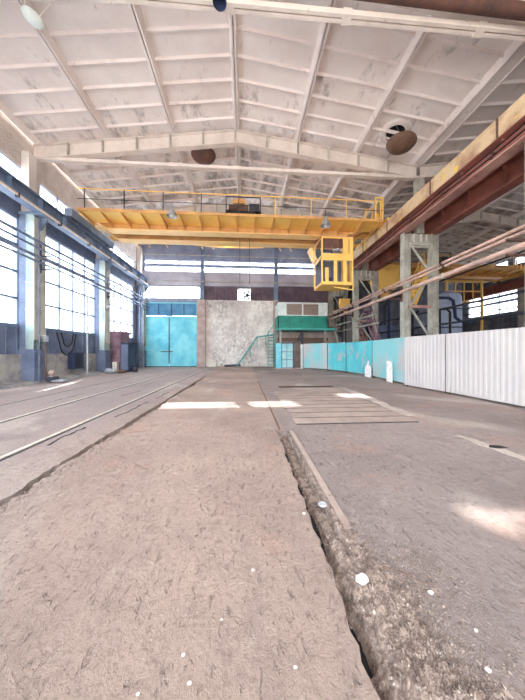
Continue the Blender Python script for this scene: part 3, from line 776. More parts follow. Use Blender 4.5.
# ------------------------------------------------------------------ bridge crane
def crane(Y, label, cabin=True, rail_dark=True):
    t = thing('bridge_crane', (-.5, Y+1.8, 8.48), label, 'crane', 'overhead bridge cranes')
    Zw = 7.2+H                     # walkway level
    xa, xb = -8.5, 7.62
    for (ya, yb, front) in ((Y, Y+1.25, True), (Y+3.0, Y+3.42, False)):
        p = MB().box(xa, xb, ya, yb, Zw, Zw+.04).build('walkway', 'yellow', t)
        m = MB().box(xa, xb, (ya-.03 if front else yb), (ya if front else yb+.03), Zw-.02, Zw+.12)
        m.build('toe_board', 'ochre', p)
        for k in range(17):
            x = xa+.15+k*(xb-xa-.3)/16; hh = .26 if front else .12
            a, b = (ya+.05, yb) if front else (yb-.05, ya)
            q = MB()
            q.add([(x-.02,a,Zw-.05),(x+.02,a,Zw-.05),(x-.02,b,Zw-hh),(x+.02,b,Zw-hh),(x-.02,a,Zw),(x+.02,a,Zw),(x-.02,b,Zw),(x+.02,b,Zw)],
                  [(0,2,3,1),(4,5,7,6),(0,1,5,4),(2,6,7,3),(0,4,6,2),(1,3,7,5)])
            q.build('bracket', 'ochre', p)
    # girders (web with tapering ends)
    for gy, nm in ((Y+1.5, 'front'), (Y+2.75, 'rear')):
        zb, zt = 6.9+H, 8.0+H
        prof = [(-9.2,zb+.75),(-8.75,zb+.72),(-7.7,zb),(5.9,zb),(7.6,zb+.72),(8.3,zb+.75),(8.3,zt),(-9.2,zt)]
        o = MB().prism(prof, gy-.22, gy+.22).build('girder', 'ochre', t)
        bot = prof[:6]
        m = MB()
        for (p0, p1) in zip(bot, bot[1:]): m.bar((p0[0],gy-.02,p0[1]-.02), (p1[0],gy-.02,p1[1]-.02), .62, .035)
        m.build('bottom_flange', 'yellow_edge', o)
        MB().box(-8.9, 8.0, gy-.25, gy+.25, zt, zt+.03).build('top_flange', 'yellow', o)
        MB().box(-8.8, 7.9, gy-.03, gy+.03, zt+.03, zt+.10).build('trolley_rail', 'steel', o)
    # ragged edge sheet under the rear girder
    m = MB(); m.prism([(-3.4,6.9+H),(1.2,6.9+H),(1.2,6.84+H),(-.2,6.79+H),(-1.6,6.79+H),(-2.6,6.84+H)], Y+3.1, Y+3.14); m.build('skirt_sheet', 'yellow_edge', t)
    for x in (-6.9,-6.2,-5.1,-2.9,-2.2,2.2,2.9,5.0):
        MB().bar((x,Y+3.1,6.95+H), (x+.18,Y+3.1,6.66+H), .05).build('hanging_strap', 'yellow_edge', t)
    # end carriages
    for x in (-9.0, 8.12):
        dz = -.3 if x < 0 else 0.
        e = MB().box(x-.2, x+.2, Y+.1, Y+4.2, 8.62+dz, 8.9+dz*.6).build('end_carriage', 'blue_steel' if x < 0 else 'yellow', t, bevel=.02)
        for yy in (Y+.55, Y+3.75): MB().lathe((x-.06,yy,8.66+dz), [(.001,0),(.18,0),(.18,.12),(.001,.12)], 18, (1,0,0)).build('wheel', 'dark_steel', e)
    # railings
    for (yy, dk) in ((Y+.02, True), (Y+3.38, False)):
        rl = MB().tube([(xa,yy,Zw+1.12),(xb,yy,Zw+1.12)], .026, 8).build('railing', 'yellow', t)
        MB().tube([(xa,yy,Zw+.6),(xb,yy,Zw+.6)], .018, 6).build('mid_rail', 'dark_steel' if dk else 'yellow', rl)
        for k in range(9):
            x = xa+.35+k*(xb-xa-.5)/8
            MB().box(x-.022, x+.022, yy-.022, yy+.022, Zw-.02, Zw+1.12).build('railing_post', 'dark_steel' if k < 5 else 'yellow', rl)
    # end cage at right, ladder frame
    m = MB()
    for x in (7.2, 7.6):
        for yy in (Y+.05, Y+1.2): m.box(x-.035, x+.035, yy-.035, yy+.035, Zw, Zw+1.35)
    m.bar((7.2,Y+.05,Zw+1.33),(7.6,Y+.05,Zw+1.33),.06); m.bar((7.6,Y+.05,Zw+1.33),(7.6,Y+1.2,Zw+1.33),.06); m.bar((7.2,Y+1.2,Zw+1.33),(7.6,Y+1.2,Zw+1.33),.06)
    m.build('entry_gate_frame', 'yellow', t)
    MB().lathe((7.75,Y+.9,Zw+.05), [(.001,0),(.26,0),(.27,.1),(.2,.34),(.24,.38),(.15,.62),(.1,.85),(.001,.88)], 18).build('drive_motor', 'yellow', t)
    # trolley
    tr = MB().box(-1.15, .95, Y+1.45, Y+2.8, 8.14+H, 8.3+H).build('trolley', 'dark', t)
    MB().tube([(-.8,Y+1.9,8.62+H),(.2,Y+1.9,8.62+H)], .26, 18).build('hoist_drum', 'brown_steel', tr)
    MB().box(.25, .85, Y+1.6, Y+2.4, 8.3+H, 8.85+H).build('gearbox', 'dark_steel', tr, bevel=.04)
    MB().tube([(-.95,Y+1.6,8.52+H),(-.35,Y+1.6,8.52+H)], .17, 14).build('hoist_motor', 'rust_pipe', tr)
    MB().box(-.7, .0, Y+1.45, Y+1.6, 8.75+H, 9.0+H).build('brake_cover', 'ochre', tr)
    m = MB()
    for x in (-1.1, .9): m.box(x-.03,x+.03,Y+1.45,Y+1.5,8.3+H,9.15+H)
    m.bar((-1.1,Y+1.47,9.12+H),(.9,Y+1.47,9.12+H),.05); m.build('guard_frame', 'dark_steel', tr)
    for x in (-.95, .75): MB().lathe((x,Y+1.5,8.22+H), [(.001,-.05),(.14,-.05),(.14,.05),(.001,.05)], 16, (0,1,0)).build('trolley_wheel', 'steel', tr)
    # hoist ropes down to a hook block
    m = MB()
    for x in (-.32, .28): m.tube([(x,Y+2.1,8.4+H),(x+.0,Y+2.1,4.2+H)], .014, 6)
    m.build('hoist_rope', 'dark_steel', tr)
    h = MB().box(-.12,.08,Y+2.02,Y+2.18,3.55+H,4.1+H).build('hook_block', 'dark', tr, bevel=.03) if False else None
    if cabin:
        cx0, cx1, cy0, cy1, z0, z1 = 4.45, 6.35, Y+1.0, Y+2.6, 3.95+H, 6.75+H
        cb = MB().box(cx0,cx1,cy0,cy1,z0,z0+.07).build('cabin', 'yellow', t)
        for (x, yy) in ((cx0+.04,cy0+.04),(cx1-.04,cy0+.04),(cx0+.04,cy1-.04),(cx1-.04,cy1-.04)):
            MB().box(x-.04,x+.04,yy-.04,yy+.04,z0,z1).build('corner_post', 'yellow', cb)
        for z in (z0+.12, z0+1.62, z1-.05):
            h_ = .2 if 1 < z-z0 < 2 else .05
            MB().box(cx0,cx1,cy0-.01,cy0+.04,z-h_,z+h_).build('front_rail', 'yellow', cb)
            MB().box(cx0,cx0+.04,cy0+.04,cy1,z-h_*.5,z+h_*.5).build('side_rail', 'yellow', cb)
        for x in (4.78, 5.3, 5.86):
            MB().box(x-.10,x+.10,cy0+.02,cy0+.05,z0+.1,z0+(1.0 if x < 5 else 1.5)).build('slat', 'yellow', cb)
        MB().box(5.75,6.3,cy0+.02,cy0+.05,z0+1.75,z1-.05).build('front_panel', 'yellow', cb)
        for x in (4.6, 5.04, 5.56, 6.1): MB().box(x-.015,x+.015,cy0+.01,cy0+.04,z0+.1,z1).build('bar', 'dark_steel', cb)
        MB().box(cx0+.1,cx1-.1,cy1-.05,cy1-.02,z0+.1,z0+1.9).build('back_panel', 'dark_panel', cb)
        MB().box(cx1-.06,cx1-.03,cy0+.1,cy1-.1,z0+.1,z0+1.4).build('side_panel', 'yellow', cb)
        MB().box(cx0,cx1,cy0,cy1,z1,z1+.05).build('cabin_roof', 'pink_rust', cb)
        q = MB(); q.hexa([(3.72,cy0,z0+2.05),(4.05,cy0,z0+1.35),(3.72,cy0+.5,z0+2.05),(4.05,cy0+.5,z0+1.35),(3.88,cy0,z0+2.15),(4.2,cy0,z0+1.45),(3.88,cy0+.5,z0+2.15),(4.2,cy0+.5,z0+1.45)])
        q.build('side_flap', 'yellow_edge', cb)
        MB().box(4.9,5.35,cy0+.6,cy0+1.0,z0+.5,z0+.58).build('seat', 'navy', cb)
        m = MB(); m.bar((cx0,cy0,z0),(cx0-.1,cy0-.35,z0-.15),.05); m.bar((cx1,cy0,z0),(cx1-.3,cy0-.6,z0-.45),.06)
        m.bar((cx1-.3,cy0-.6,z0-.45),(cx0+.6,cy0-.4,z0-.25),.05); m.build('step_frame', 'yellow', cb)
        for x in (4.4, 6.2):
            MB().box(x-.06,x+.06,Y+1.6,Y+1.72,z1,6.95+H).build('hanger', 'rust', cb)
    return t
cr1 = crane(13.3, 'long yellow overhead bridge crane spanning the main hall with a cabin hanging at its right')
cr2 = crane(20.3, 'yellow overhead bridge crane in the side hall beyond the right columns', cabin=False)
cr2.location.x += 17.98; ORG[cr2.name] = ORG[cr2.name] + Vector((17.98,0,0))

# hanging work lamps below the front walkway
def lamp(x, y, ztop, zb, r, lb):
    t = thing('pendant_lamp', (x, y, zb), lb, 'lamp', 'conical work lamps on the crane')
    MB().lathe((x,y,zb), [(r,0),(r*.92,.06),(r*.45,.30),(r*.25,.38),(r*.22,.5),(.001,.52)], 24).build('shade', 'zinc', t)
    MB().lathe((x,y,zb), [(.001,-.04),(.09,-.02),(.12,.06),(.06,.16),(.001,.18)], 14).build('bulb', 'cream', t)
    MB().tube([(x,y,zb+.5),(x,y,ztop)], .02, 8).build('stem', 'dark_steel', t)
    return t
lamp(-3.72, 13.05, 8.92, 6.93+H, .27, 'grey conical lamp hanging on the left half of the yellow crane')
lamp(4.28, 13.05, 8.92, 6.72+H, .27, 'grey conical lamp hanging on the right half of the yellow crane, left of the cabin')
t = thing('pendant_lamp', (-.62, 6.5, 9.6), 'dark lamp housing at the very top under the ridge', 'lamp')
MB().lathe((-.62,6.18,8.56+H), [(.17,0),(.16,.1),(.08,.26),(.001,.32)], 20).build('shade', 'navy', t)
MB().tube([(-.62,6.18,8.87+H),(-.62,6.18,zroof(-.6)+.2)], .02, 8).build('stem', 'dark_steel', t)

# ------------------------------------------------------------------ pipes along the walls
for k, (r_, lb) in enumerate(((.535,'topmost'), (.502,'second from the top'), (.457,'third from the top'), (.432,'lowest'))):
    z = r_*8.75+H
    tag(MB().tube([(-8.72,YF,z),(-8.72,23.3,z+.02*k)], .045 if k % 2 else .06, 8).build('service_pipe','left_pipe', org=(-8.72,9,z)), lb+' of the four slate pipes running across the left windows', 'pipe', 'pipes across the left windows')
for y in (6.2, 11.85, 17.35):
    t = thing('pipe_bracket', (-8.75,y,5.5), {6.2:'bracket holding the window pipes on the closest column', 11.85:'bracket holding the window pipes on the column between the near bays', 17.35:'bracket holding the window pipes on the column by the locker'}[y], 'bracket', 'pipe brackets on the window wall')
    MB().box(-9.13,-8.62,y-.03,y+.03,5.04,5.10).build('arm','dark_steel',t); MB().box(-9.13,-8.62,y-.03,y+.03,5.63,5.68).build('arm','dark_steel',t)
    MB().box(-9.13,-9.10,y-.03,y+.03,4.9,6.2).build('upright','dark_steel',t)
def vpipe(x, y, z0, z1, r, mat, lb, nm='conduit'): return tag(MB().tube([(x,y,z0),(x,y,z1)], r, 8).build(nm, mat, org=(x,y,z0)), lb, 'pipe')
vpipe(-9.0, 5.7, 0, 7.3, .04, 'left_pipe', 'vertical conduit on the closest window wall column')
vpipe(-9.07, 11.7, 0, 7.3, .035, 'left_pipe', 'thin vertical conduit on the face of the pale column between the near bays')
vpipe(-9.2, 15.3, 0, 4.6, .05, 'zinc', 'pale post standing by the wall in the second window bay')
vpipe(-9.1, 22.4, 0, 7.3, .07, 'left_pipe', 'vertical pipe in the far left corner, thicker one')
vpipe(-9.0, 22.9, 0, 7.3, .05, 'grey_pipe', 'thin pale vertical pipe in the far left corner next to the gate')
vpipe(-9.2, 21.7, 0, 7.3, .045, 'rust_pipe', 'dark vertical pipe right of the last window bay')
t = thing('junction_box', (-9.15, 12.0, 1.4), 'pale meter box with a short pipe on the column between the near bays', 'box')
MB().box(-9.12,-8.98,11.9,12.12,1.85,2.12).build('housing', 'zinc', t, bevel=.01); MB().tube([(-9.06,12.0,1.85),(-9.06,12.0,0)], .03, 8).build('pipe', 'brown_steel', t)
for (y, z, n) in ((17.35,4.35,0),(17.35,5.45,1)):
    t = thing('wall_bracket', (-9.2, y-.1, z), 'short pale bracket on the column by the locker, %s' % ('lower one' if n == 0 else 'upper one'), 'bracket')
    MB().tube([(-9.1,y-.1,z),(-8.4,y-.4,z)], .035, 8).build('rod','zinc',t); MB().box(-9.13,-9.07,y-.2,y,z-.12,z+.12).build('plate','zinc',t)
def hang(y0, y1, zt, sag, lb):
    pts = []
    for k in range(19):
        u = k/18; pts.append((-9.62+.03*math.sin(k), y0+(y1-y0)*u, zt - sag*math.sin(PI*u)**.7))
    tag(MB().tube(pts, .03, 6).build('hanging_cable','black', org=(-9.62,y0,zt)), lb, 'cable', 'cable loops on the left wall')
hang(13.5, 15.0, 2.4, 1.2, 'larger black cable loop hanging on the wall under the second window bay')
hang(13.8, 14.8, 2.42, .75, 'smaller black cable loop inside the larger one under the second window bay')
t = thing('control_box', (-9.4, 14.7, .4), 'dark blue box mounted low on the left wall beside the pale post', 'box')
MB().box(-9.66,-9.3,14.35,15.15,.45,1.35).build('housing','navy',t,bevel=.02); MB().box(-9.3,-9.27,14.45,14.85,.55,1.25).build('cover','soot_rubber',t)

# lockers
t = thing('steel_locker', (-9.1, 18.9, 0), 'tall faded rose locker standing by the wall under the third window bay', 'cabinet')
MB().box(-9.6,-8.7,18.2,19.6,.06,2.72).build('body','locker',t,bevel=.02)
MB().box(-9.65,-8.62,18.14,19.66,2.72,2.84).build('top','locker',t)
d_ = MB().box(-9.55,-9.18,18.17,18.2,.12,2.66).build('door','locker',t); MB().box(-9.24,-9.21,18.14,18.17,1.2,1.5).build('handle','dark',d_)
d_ = MB().box(-9.12,-8.75,18.17,18.2,.12,2.66).build('door','locker',t); MB().box(-9.08,-9.05,18.14,18.17,1.2,1.5).build('handle','dark',d_)
MB().box(-9.55,-8.75,18.25,19.55,0,.06).build('plinth','dark',t)
t = thing('dark_cabinet', (-8.25, 18.3, 0), 'dark slate cabinet standing in front of the rose locker', 'cabinet')
MB().box(-8.5,-8.0,17.8,19.1,.05,1.98).build('body','navy',t,bevel=.02); MB().box(-8.46,-8.04,17.77,17.8,.15,1.9).build('door','dark_panel',t)
MB().box(-8.53,-7.97,17.75,19.13,1.98,2.03).build('top','dark',t); MB().box(-8.45,-8.05,17.85,19.05,0,.05).build('plinth','black',t)
# junk at the locker foot
def sack(x, y, r, h, mat, lb, nm='sack'):
    random.seed(int(x*31+y*17)); bm = bmesh.new(); bmesh.ops.create_icosphere(bm, subdivisions=3, radius=1)
    m = MB(); 
    vs = []
    for v in bm.verts:
        k = 1+.12*math.sin(v.co.x*5+x)+.1*math.sin(v.co.y*7+v.co.z*4)
        vs.append((x+v.co.x*r*k, y+v.co.y*r*.8*k, max(0, (v.co.z*k+.75)*h/1.7)))
    m.add(vs, [tuple(v.index for v in f.verts) for f in bm.faces], True); bm.free()
    return tag(m.build(nm, mat, org=(x,y,0)), lb, 'sack')
sack(-8.7, 16.8, .32, .32, 'zinc', 'pale slumped sack on the floor before the column by the locker')
sack(-8.02, 16.95, .24, .22, 'brown_steel', 'brown slumped sack right of the pale one near the dark cabinet')
t = thing('metal_bucket', (-7.6, 17.9, 0), 'small dark bucket on the floor right of the dark cabinet', 'bucket')
MB().lathe((-7.6,17.9,0), [(.001,0),(.14,0),(.19,.36),(.18,.36),(.13,.02),(.001,.02)], 18).build('body','dark_steel',t)
t = tag(MB().box(-9.05,-8.75,17.75,18.05,0,.7).build('paper_box','cream',org=(-8.9,17.9,0),bevel=.02), 'cream carton standing against the rose locker foot', 'box')
# mooring-like device on the floor near left
t = thing('floor_winch', (-8.35, 11.9, 0), 'low pale metal plate with a roller and knob on the floor by the left wall', 'winch')
MB().box(-8.75,-8.15,11.8,12.15,.03,.12).build('base_plate','zinc',t,bevel=.02)
MB().tube([(-8.72,11.7,.16),(-8.72,12.25,.16)], .11, 14).build('roller','dark_steel',t)
MB().lathe((-8.70,11.9,.25), [(.04,0),(.04,.12),(.11,.15),(.12,.22),(.07,.28),(.001,.3)], 14).build('knob','pale_pink',t)
MB().box(-8.7,-8.2,11.85,12.1,0,.03).build('skid','dark',t)

# right-hand long pipes in front of the columns
def lpipe(x, ratio, r, mat, lb, y0=YF, y1=23.2, dz=0):
    z = ratio*x + H + dz
    t = thing('service_pipe', (x,9,z), lb, 'pipe', 'long pipes along the right columns')
    MB().tube([(x,y0,z),(x,y1,z)], r, 12).build('pipe','pale_pink' if 'pink' in lb else mat,t)
    for y in range(-3, 23, 4): MB().tube([(x,y-.05,z),(x,y+.05,z)], r*1.35, 12).build('flange', mat, t)
    return t
lpipe(7.45, .452, .05, 'rust_pipe', 'upper slim pinkish pipe running along the right columns')
lpipe(7.55, .432, .05, 'rust_pipe', 'lower slim pinkish pipe of the close pair along the right columns')
lpipe(7.5, .385, .085, 'grey_pipe', 'thick grey pipe below the pinkish pair along the right columns')
for y in (6.5, 12.3, 18.1):
    t = thing('pipe_bracket', (7.7,y,4.3), {6.5:'pipe bracket on the right edge column',12.3:'pipe bracket on the nearest full lattice column',18.1:'pipe bracket on the farther lattice column'}[y], 'bracket', 'pipe brackets on the right columns')
    for z in (4.10, 4.52): MB().box(7.3,7.98,y-.04,y+.04,z-.03,z+.03).build('arm','rust_pipe',t)
    MB().box(7.97,8.04,y-.05,y+.05,3.95,4.75).build('upright','rust_pipe',t)
for (x, z, y1, lb) in ((12.0, 4.0, 29.7, 'thin dark pipe behind the lattice columns, upper'), (12.2, 3.1, 29.7, 'thin dark pipe behind the lattice columns, lower'), (15.2, 6.9, 29, 'dark pipe high in the side hall'), (8.3, 3.2, 23.2, 'short grey pipe beside the green hut, lower'), (8.0, 3.7, 23.2, 'short grey pipe beside the green hut, upper')):
    tag(MB().tube([(x,15 if 'hut' in lb else 4,z+.0),(x,y1,z)], .06, 8).build('service_pipe','grey_pipe' if 'hut' in lb else 'dark_steel', org=(x,15,z)), lb, 'pipe')

# ------------------------------------------------------------------ corrugated fence
def fence(pts, mat, lb, zb=.07, zt=1.98, zb2=None, zt2=None):
    P = [Vector((a, b, 0)) for a, b in pts]
    c = P[len(P)//2]
    t = thing('fence_panel', ((P[0].x+P[-1].x)/2, (P[0].y+P[-1].y)/2, 0), lb, 'fence', 'corrugated sheet fence panels')
    # resample
    L = [0]
    for a, b in zip(P, P[1:]): L.append(L[-1] + (b-a).length)
    def at(s):
        for i in range(len(P)-1):
            if s <= L[i+1] + 1e-6:
                d = (P[i+1]-P[i]).normalized(); return P[i] + d*(s-L[i]), d
        return P[-1], (P[-1]-P[-2]).normalized()
    step = .15; prof = [(0,0),(.06,0),(.075,.007),(.135,.007)]
    vs = []; s = 0
    while s < L[-1]:
        for u, dd in prof:
            if s+u > L[-1]: break
            p, d = at(s+u); nrm = Vector((-d.y, d.x, 0))
            vs.append((p + nrm*dd, (s+u)/L[-1]))
        s += step
    m = MB(); n = len(vs)
    front = []; 
    for p, u in vs:
        a = zb + (zb2-zb)*u if zb2 is not None else zb; b = zt + (zt2-zt)*u if zt2 is not None else zt
        front += [(p.x,p.y,a),(p.x,p.y,b)]
    back = [(x+.005,y+.001,z) for x,y,z in front]
    m.add(front+back, [(2*i,2*i+2,2*i+3,2*i+1) for i in range(n-1)] + [(2*n+2*i,2*n+2*i+1,2*n+2*i+3,2*n+2*i+2) for i in range(n-1)]
          + [(2*i+1,2*i+3,2*n+2*i+3,2*n+2*i+1) for i in range(n-1)] + [(2*i,2*n+2*i,2*n+2*i+2,2*i+2) for i in range(n-1)]
          + [(0,1,2*n+1,2*n),(2*n-2,2*n-1,4*n-1,4*n-2)])
    m.build('sheet', mat, t)
    for z in (.35, 1.65):
        q = MB()
        for a, b in zip(P, P[1:]):
            d = (b-a).normalized(); nr = Vector((d.y,-d.x,0))*.04
            q.bar(a+nr+Vector((0,0,z)), b+nr+Vector((0,0,z)), .04, .05)
        q.build('rail', 'brown_steel', t)
    for i in (0, -1):
        d = (P[1]-P[0]).normalized() if i == 0 else (P[-1]-P[-2]).normalized(); nr = Vector((d.y,-d.x,0))*.09
        q = P[i] + nr + d*(.06 if i == 0 else -.06)
        MB().box(q.x-.03,q.x+.03,q.y-.03,q.y+.03,0,1.95).build('post','brown_steel',t)
    return t
fence([(6.78,2.3),(6.74,5.06)], 'fence_white', 'pale corrugated fence panel at the right edge of the view')
fence([(6.74,5.07),(6.62,7.84)], 'fence_white', 'pale pinkish corrugated fence panel, second from the right edge')
fence([(6.62,7.86),(6.40,9.66)], 'fence_white', 'pale corrugated fence panel ending at the dark gap before the lattice column')
fence([(6.55,9.86),(6.72,11.6),(6.84,13.0)], 'fence_mix', 'pinkish grey corrugated fence panel fading to turquoise, just left of the dark gap', .10, 1.99)
fence([(6.84,13.05),(6.82,14.8),(6.72,16.2)], 'fence_turq', 'bright turquoise fence panel with a pinkish patch, right of the curved end', .1, 2.0)
fence([(6.70,16.25),(6.45,17.3),(6.1,18.1)], 'fence_turq', 'turquoise fence panel where the fence starts to curve', .1, 2.03)
fence([(6.07,18.15),(5.6,19.1),(4.75,20.3)], 'fence_mix', 'faded turquoise fence panel forming the curved end next to the doorway', .1, 2.05)
# white boards standing in for sun patches at the fence foot
t = tag(MB().prism([(10.65,.02),(11.1,.02),(11.08,.98),(10.68,.95)], 6.50, 6.53, 'x').build('sun_patch_board','sun_patch_board',org=(6.5,11.1,0)), 'right white rectangular board standing in for a sun patch at the fence foot', 'board', 'sun patch boards at the fence')
t = tag(MB().prism([(12.85,.02),(13.5,.02),(13.5,.55),(13.3,.66),(13.12,.95),(13.05,.66),(12.85,.6)], 6.66, 6.69, 'x').build('sun_patch_board','sun_patch_board',org=(6.6,13.5,0)), 'left white board with a pointed top, standing in for a sun patch at the fence foot', 'board', 'sun patch boards at the fence')

# ------------------------------------------------------------------ hut, stair and gate at the end wall
t = thing('control_hut', (5.2, 22.5, 0), 'raised hut with white upper part, two brown windows and green lower panels', 'hut')
hx0, hx1, hy0, hy1 = 2.85, 7.25, 21.6, 23.5
zf, zm, zt_ = 3.46, 4.55, 5.72
MB().box(hx0-.05, hx1+.7, hy0-.25, hy1, zf-.18, zf).build('floor_slab','turq_rail',t)
bd = MB()
for k in range(4): 
    w_ = (hx1-hx0)/4; bd.box(hx0+k*w_+.01, hx0+(k+1)*w_-.01, hy0, hy0+.08, zf, zm)
bd.box(hx0, hx0+.08, hy0, hy1, zf, zm); bd.box(hx1-.08, hx1, hy0, hy1, zf, zm)
bd.build('lower_panel','green',t)
u = MB()
wall_cells(u, hx0, hx1, zm, zt_, [(3.62,4.98,zm+.08,zt_-.14),(5.1,6.45,zm+.08,zt_-.14)], lambda m,a,b,c,d_: m.box(a,b,hy0,hy0+.08,c,d_))
u.box(hx0, hx0+.08, hy0+.08, hy1, zm, zt_); u.box(hx1-.08, hx1, hy0+.08, hy1, zm, zt_)
u.build('upper_panel','hut_white',t)
for (a, b) in ((3.62,4.98),(5.1,6.45)):
    wf = MB().box(a,b,hy0+.03,hy0+.06,zm+.08,zt_-.14).build('hut_window','brown_glass',t)
MB().box(hx0-.05, hx1+.05, hy0-.05, hy1, zt_, zt_+.07).build('roof','blind',t)
for x in (3.1, 5.05, 7.1): MB().box(x-.09,x+.09,hy0+.1,hy0+.28,0,zf-.18).build('post','dark_steel' if x == 5.05 else 'grey_pipe',t)
MB().bar((4.6,hy0+.1,2.3),(5.05,hy0+.1,3.3),.12).build('brace','dark_steel',t)
MB().bar((7.9,hy0,zf-.2),(8.5,hy0+.3,1.8),.12).build('brace','grey_pipe',t)
MB().box(2.9,7.4,hy0+.3,hy0+.5,2.35,2.65).build('beam','brown_steel',t)
# green stair
t = thing('stair_railing', (1.5,22.8,0), 'turquoise green staircase railing climbing to the hut along the stained wall', 'railing')
MB().tube([(-.75,22.7,.05),(1.1,22.7,2.75),(2.6,22.7,2.95)], .065, 8).build('handrail','turq_rail',t)
for (x, z) in ((-.1,.95),(.5,1.85),(1.1,2.7),(1.9,2.85),(2.6,2.9)): MB().tube([(x,22.7,.0 if x > 2 else max(0,z-1.0)),(x,22.7,z)], .03, 6).build('baluster','turq_rail',t)
for k in range(9): MB().box(2.05,2.70,22.2,22.5,.25+k*.3,.30+k*.3).build('step','turq_rail',t)
MB().bar((2.05,22.2,0),(2.05,22.2,3.3),.06).build('post','turq_rail',t); MB().bar((2.70,22.2,0),(2.70,22.2,3.3),.06).build('post','turq_rail',t)
MB().bar((2.0,22.3,2.9),(2.6,22.3,3.9),.07).build('upper_rail','turq_rail',t)
tag(MB().box(-3.4,-2.6,22.9,23.5,0,.35).build('rubbish_heap','cream',org=(-3,23.2,0),bevel=.08), 'low pale block lying at the foot of the stained wall right of the pillar', 'block')
tag(MB().tube([(-1.9,23.3,.1),(-.4,23.3,.16)],.1,10).build('lying_tube','dark_steel',org=(-1.2,23.3,.1)), 'dark tube lying at the foot of the stained wall near the stair', 'tube')
# sheet wall with doorway left of the fence end
t = thing('sheet_gate', (3.6, 20.6, 0), 'turquoise sheet with a pale paneled gate left of the fence end', 'gate')
MB().box(2.55,2.98,20.55,20.60,.05,2.1).build('side_sheet','gate',t)
d_ = MB().box(3.02,3.98,20.50,20.54,.06,2.1).build('gate_leaf','gate_pale',t)
m = MB()
for z in (.08,.75,1.4,2.08): m.box(3.02,3.98,20.47,20.50,z-.025,z+.025)
for x in (3.04,3.45,3.96): m.box(x-.02,x+.02,20.47,20.50,.06,2.1)
m.build('gate_frame','left_pipe',d_); MB().box(3.1,3.18,20.44,20.47,.9,1.2).build('handle','hut_white',d_)
MB().box(2.98,3.02,20.5,20.6,0,2.15).build('post','turq_rail',t); MB().box(3.98,4.03,20.5,20.6,0,2.15).build('post','dark_steel',t)
tag(MB().box(4.62,4.78,20.45,20.6,0,2.0).build('door_post','hut_white',org=(4.7,20.5,0)), 'white post at the right side of the dark doorway', 'post')
tag(MB().box(2.2,4.55,20.2,20.3,0,.05).build('threshold_bar','pale_pink',org=(4,20.2,0)), 'low pale bar on the floor before the doorway', 'bar')
struct(MB().box(3.2,8.7,23.5,23.8,0,3.3).build('trim_11','brick'))

# ------------------------------------------------------------------ side hall equipment
t = thing('storage_silo', (15.8,18.5,0), 'pale blue grey cylindrical tank standing beyond the right lattice column', 'tank')
MB().lathe((15.8,18.5,0), [(.001,.3),(.86,.3),(.9,.4),(.9,5.6),(.8,5.8),(.3,6.1),(.001,6.12)], 32).build('shell','tank',t)
for z in (1.8,3.2,4.6): MB().lathe((15.8,18.5,z), [(.9,0),(.94,0),(.94,.08),(.9,.08)], 32).build('hoop','dark_steel',t)
for a in (0.6, 2.6, 4.7): MB().box(15.8+.7*math.cos(a)-.08,15.8+.7*math.cos(a)+.08,18.5+.7*math.sin(a)-.08,18.5+.7*math.sin(a)+.08,0,.5).build('leg','dark_steel',t)
tag(MB().tube([(12.5,15.8,0),(12.5,15.8,4.9),(12.7,15.8,5.0),(13.6,15.8,5.0),(13.9,15.8,4.8),(14.0,15.8,4.2),(14.05,15.8,3.7),(14.4,15.8,3.45),(15.3,15.8,3.4),(15.6,15.8,3.6)], .10, 10).build('bent_pipe','navy',org=(13,15.8,4)), 'dark bent pipe looping in front of the pale tank', 'pipe')
tag(MB().tube([(12.7,15.5,0),(12.7,15.5,4.1),(12.9,15.6,4.2),(13.3,15.6,4.2),(13.5,15.6,4.0),(13.5,15.6,2.2)], .07, 10).build('bent_pipe','dark',org=(13,15.6,3)), 'smaller black bent pipe left of the looping one', 'pipe')
# steep ladder stairs behind the fence
def stair(x0, y0, z0, x1, y1, z1, w, mat, lb, n=10, nm='steel_stair'):
    t = thing(nm, (x0,y0,z0), lb, 'stairs', 'steel stairs behind the fence')
    o = Vector((0, w, 0))
    for k in (0, 1):
        MB().bar(Vector((x0,y0,z0))+o*k, Vector((x1,y1,z1))+o*k, .08, .3 if mat == 'yellow' else .12).build('stringer', mat, t)
        MB().bar(Vector((x0,y0,z0+.9))+o*k, Vector((x1,y1,z1+.9))+o*k, .05, .05).build('handrail', mat, t)
        for i in range(0, n+1, 3):
            p = Vector((x0,y0,z0)).lerp(Vector((x1,y1,z1)), i/n)+o*k; MB().bar(p, p+Vector((0,0,.9)), .04).build('baluster', mat, t)
    for i in range(1, n):
        p = Vector((x0,y0,z0)).lerp(Vector((x1,y1,z1)), i/n); MB().box(p.x-.12,p.x+.12,p.y,p.y+w,p.z-.02,p.z+.02).build('tread', mat, t)
    return t
stair(9.9,17.0,.0, 8.6,17.0,4.6, .6,'locker','pinkish grey steep steel stairs behind the fence left of the nearest lattice column', 14)
stair(10.5,19.8,.0, 9.2,19.8,4.0, .6,'pink_rust','rusty steep steel stairs just behind the pinkish grey ones', 12)
stair(10.3,14.6,4.3, 11.5,14.6,7.0, .7,'yellow','orange yellow stairs slanting between the legs of the nearest lattice column', 9)
t = thing('service_platform', (9.6,22.4,5.0), 'small yellow platform with railing behind the crane cabin', 'platform')
MB().box(9.0,10.2,21.9,22.9,5.0,5.08).build('deck','yellow',t)
for x in (9.05,10.15):
    for yy in (21.95,22.85): MB().box(x-.04,x+.04,yy-.04,yy+.04,0,6.1).build('post','dark_steel',t)
for z in (5.6,6.1): MB().bar((9.05,21.95,z),(10.15,21.95,z),.05).build('rail','yellow',t)
t = thing('yellow_hopper', (10.6,18.3,5.5), 'yellow hopper shaped machine housing left of the nearest lattice column', 'machine')
MB().prism([(10.2,6.0),(11.3,6.0),(11.75,6.9),(11.75,8.0),(10.1,8.0),(9.95,6.9)], 18.2, 19.4).build('housing','yellow',t,bevel=.03)
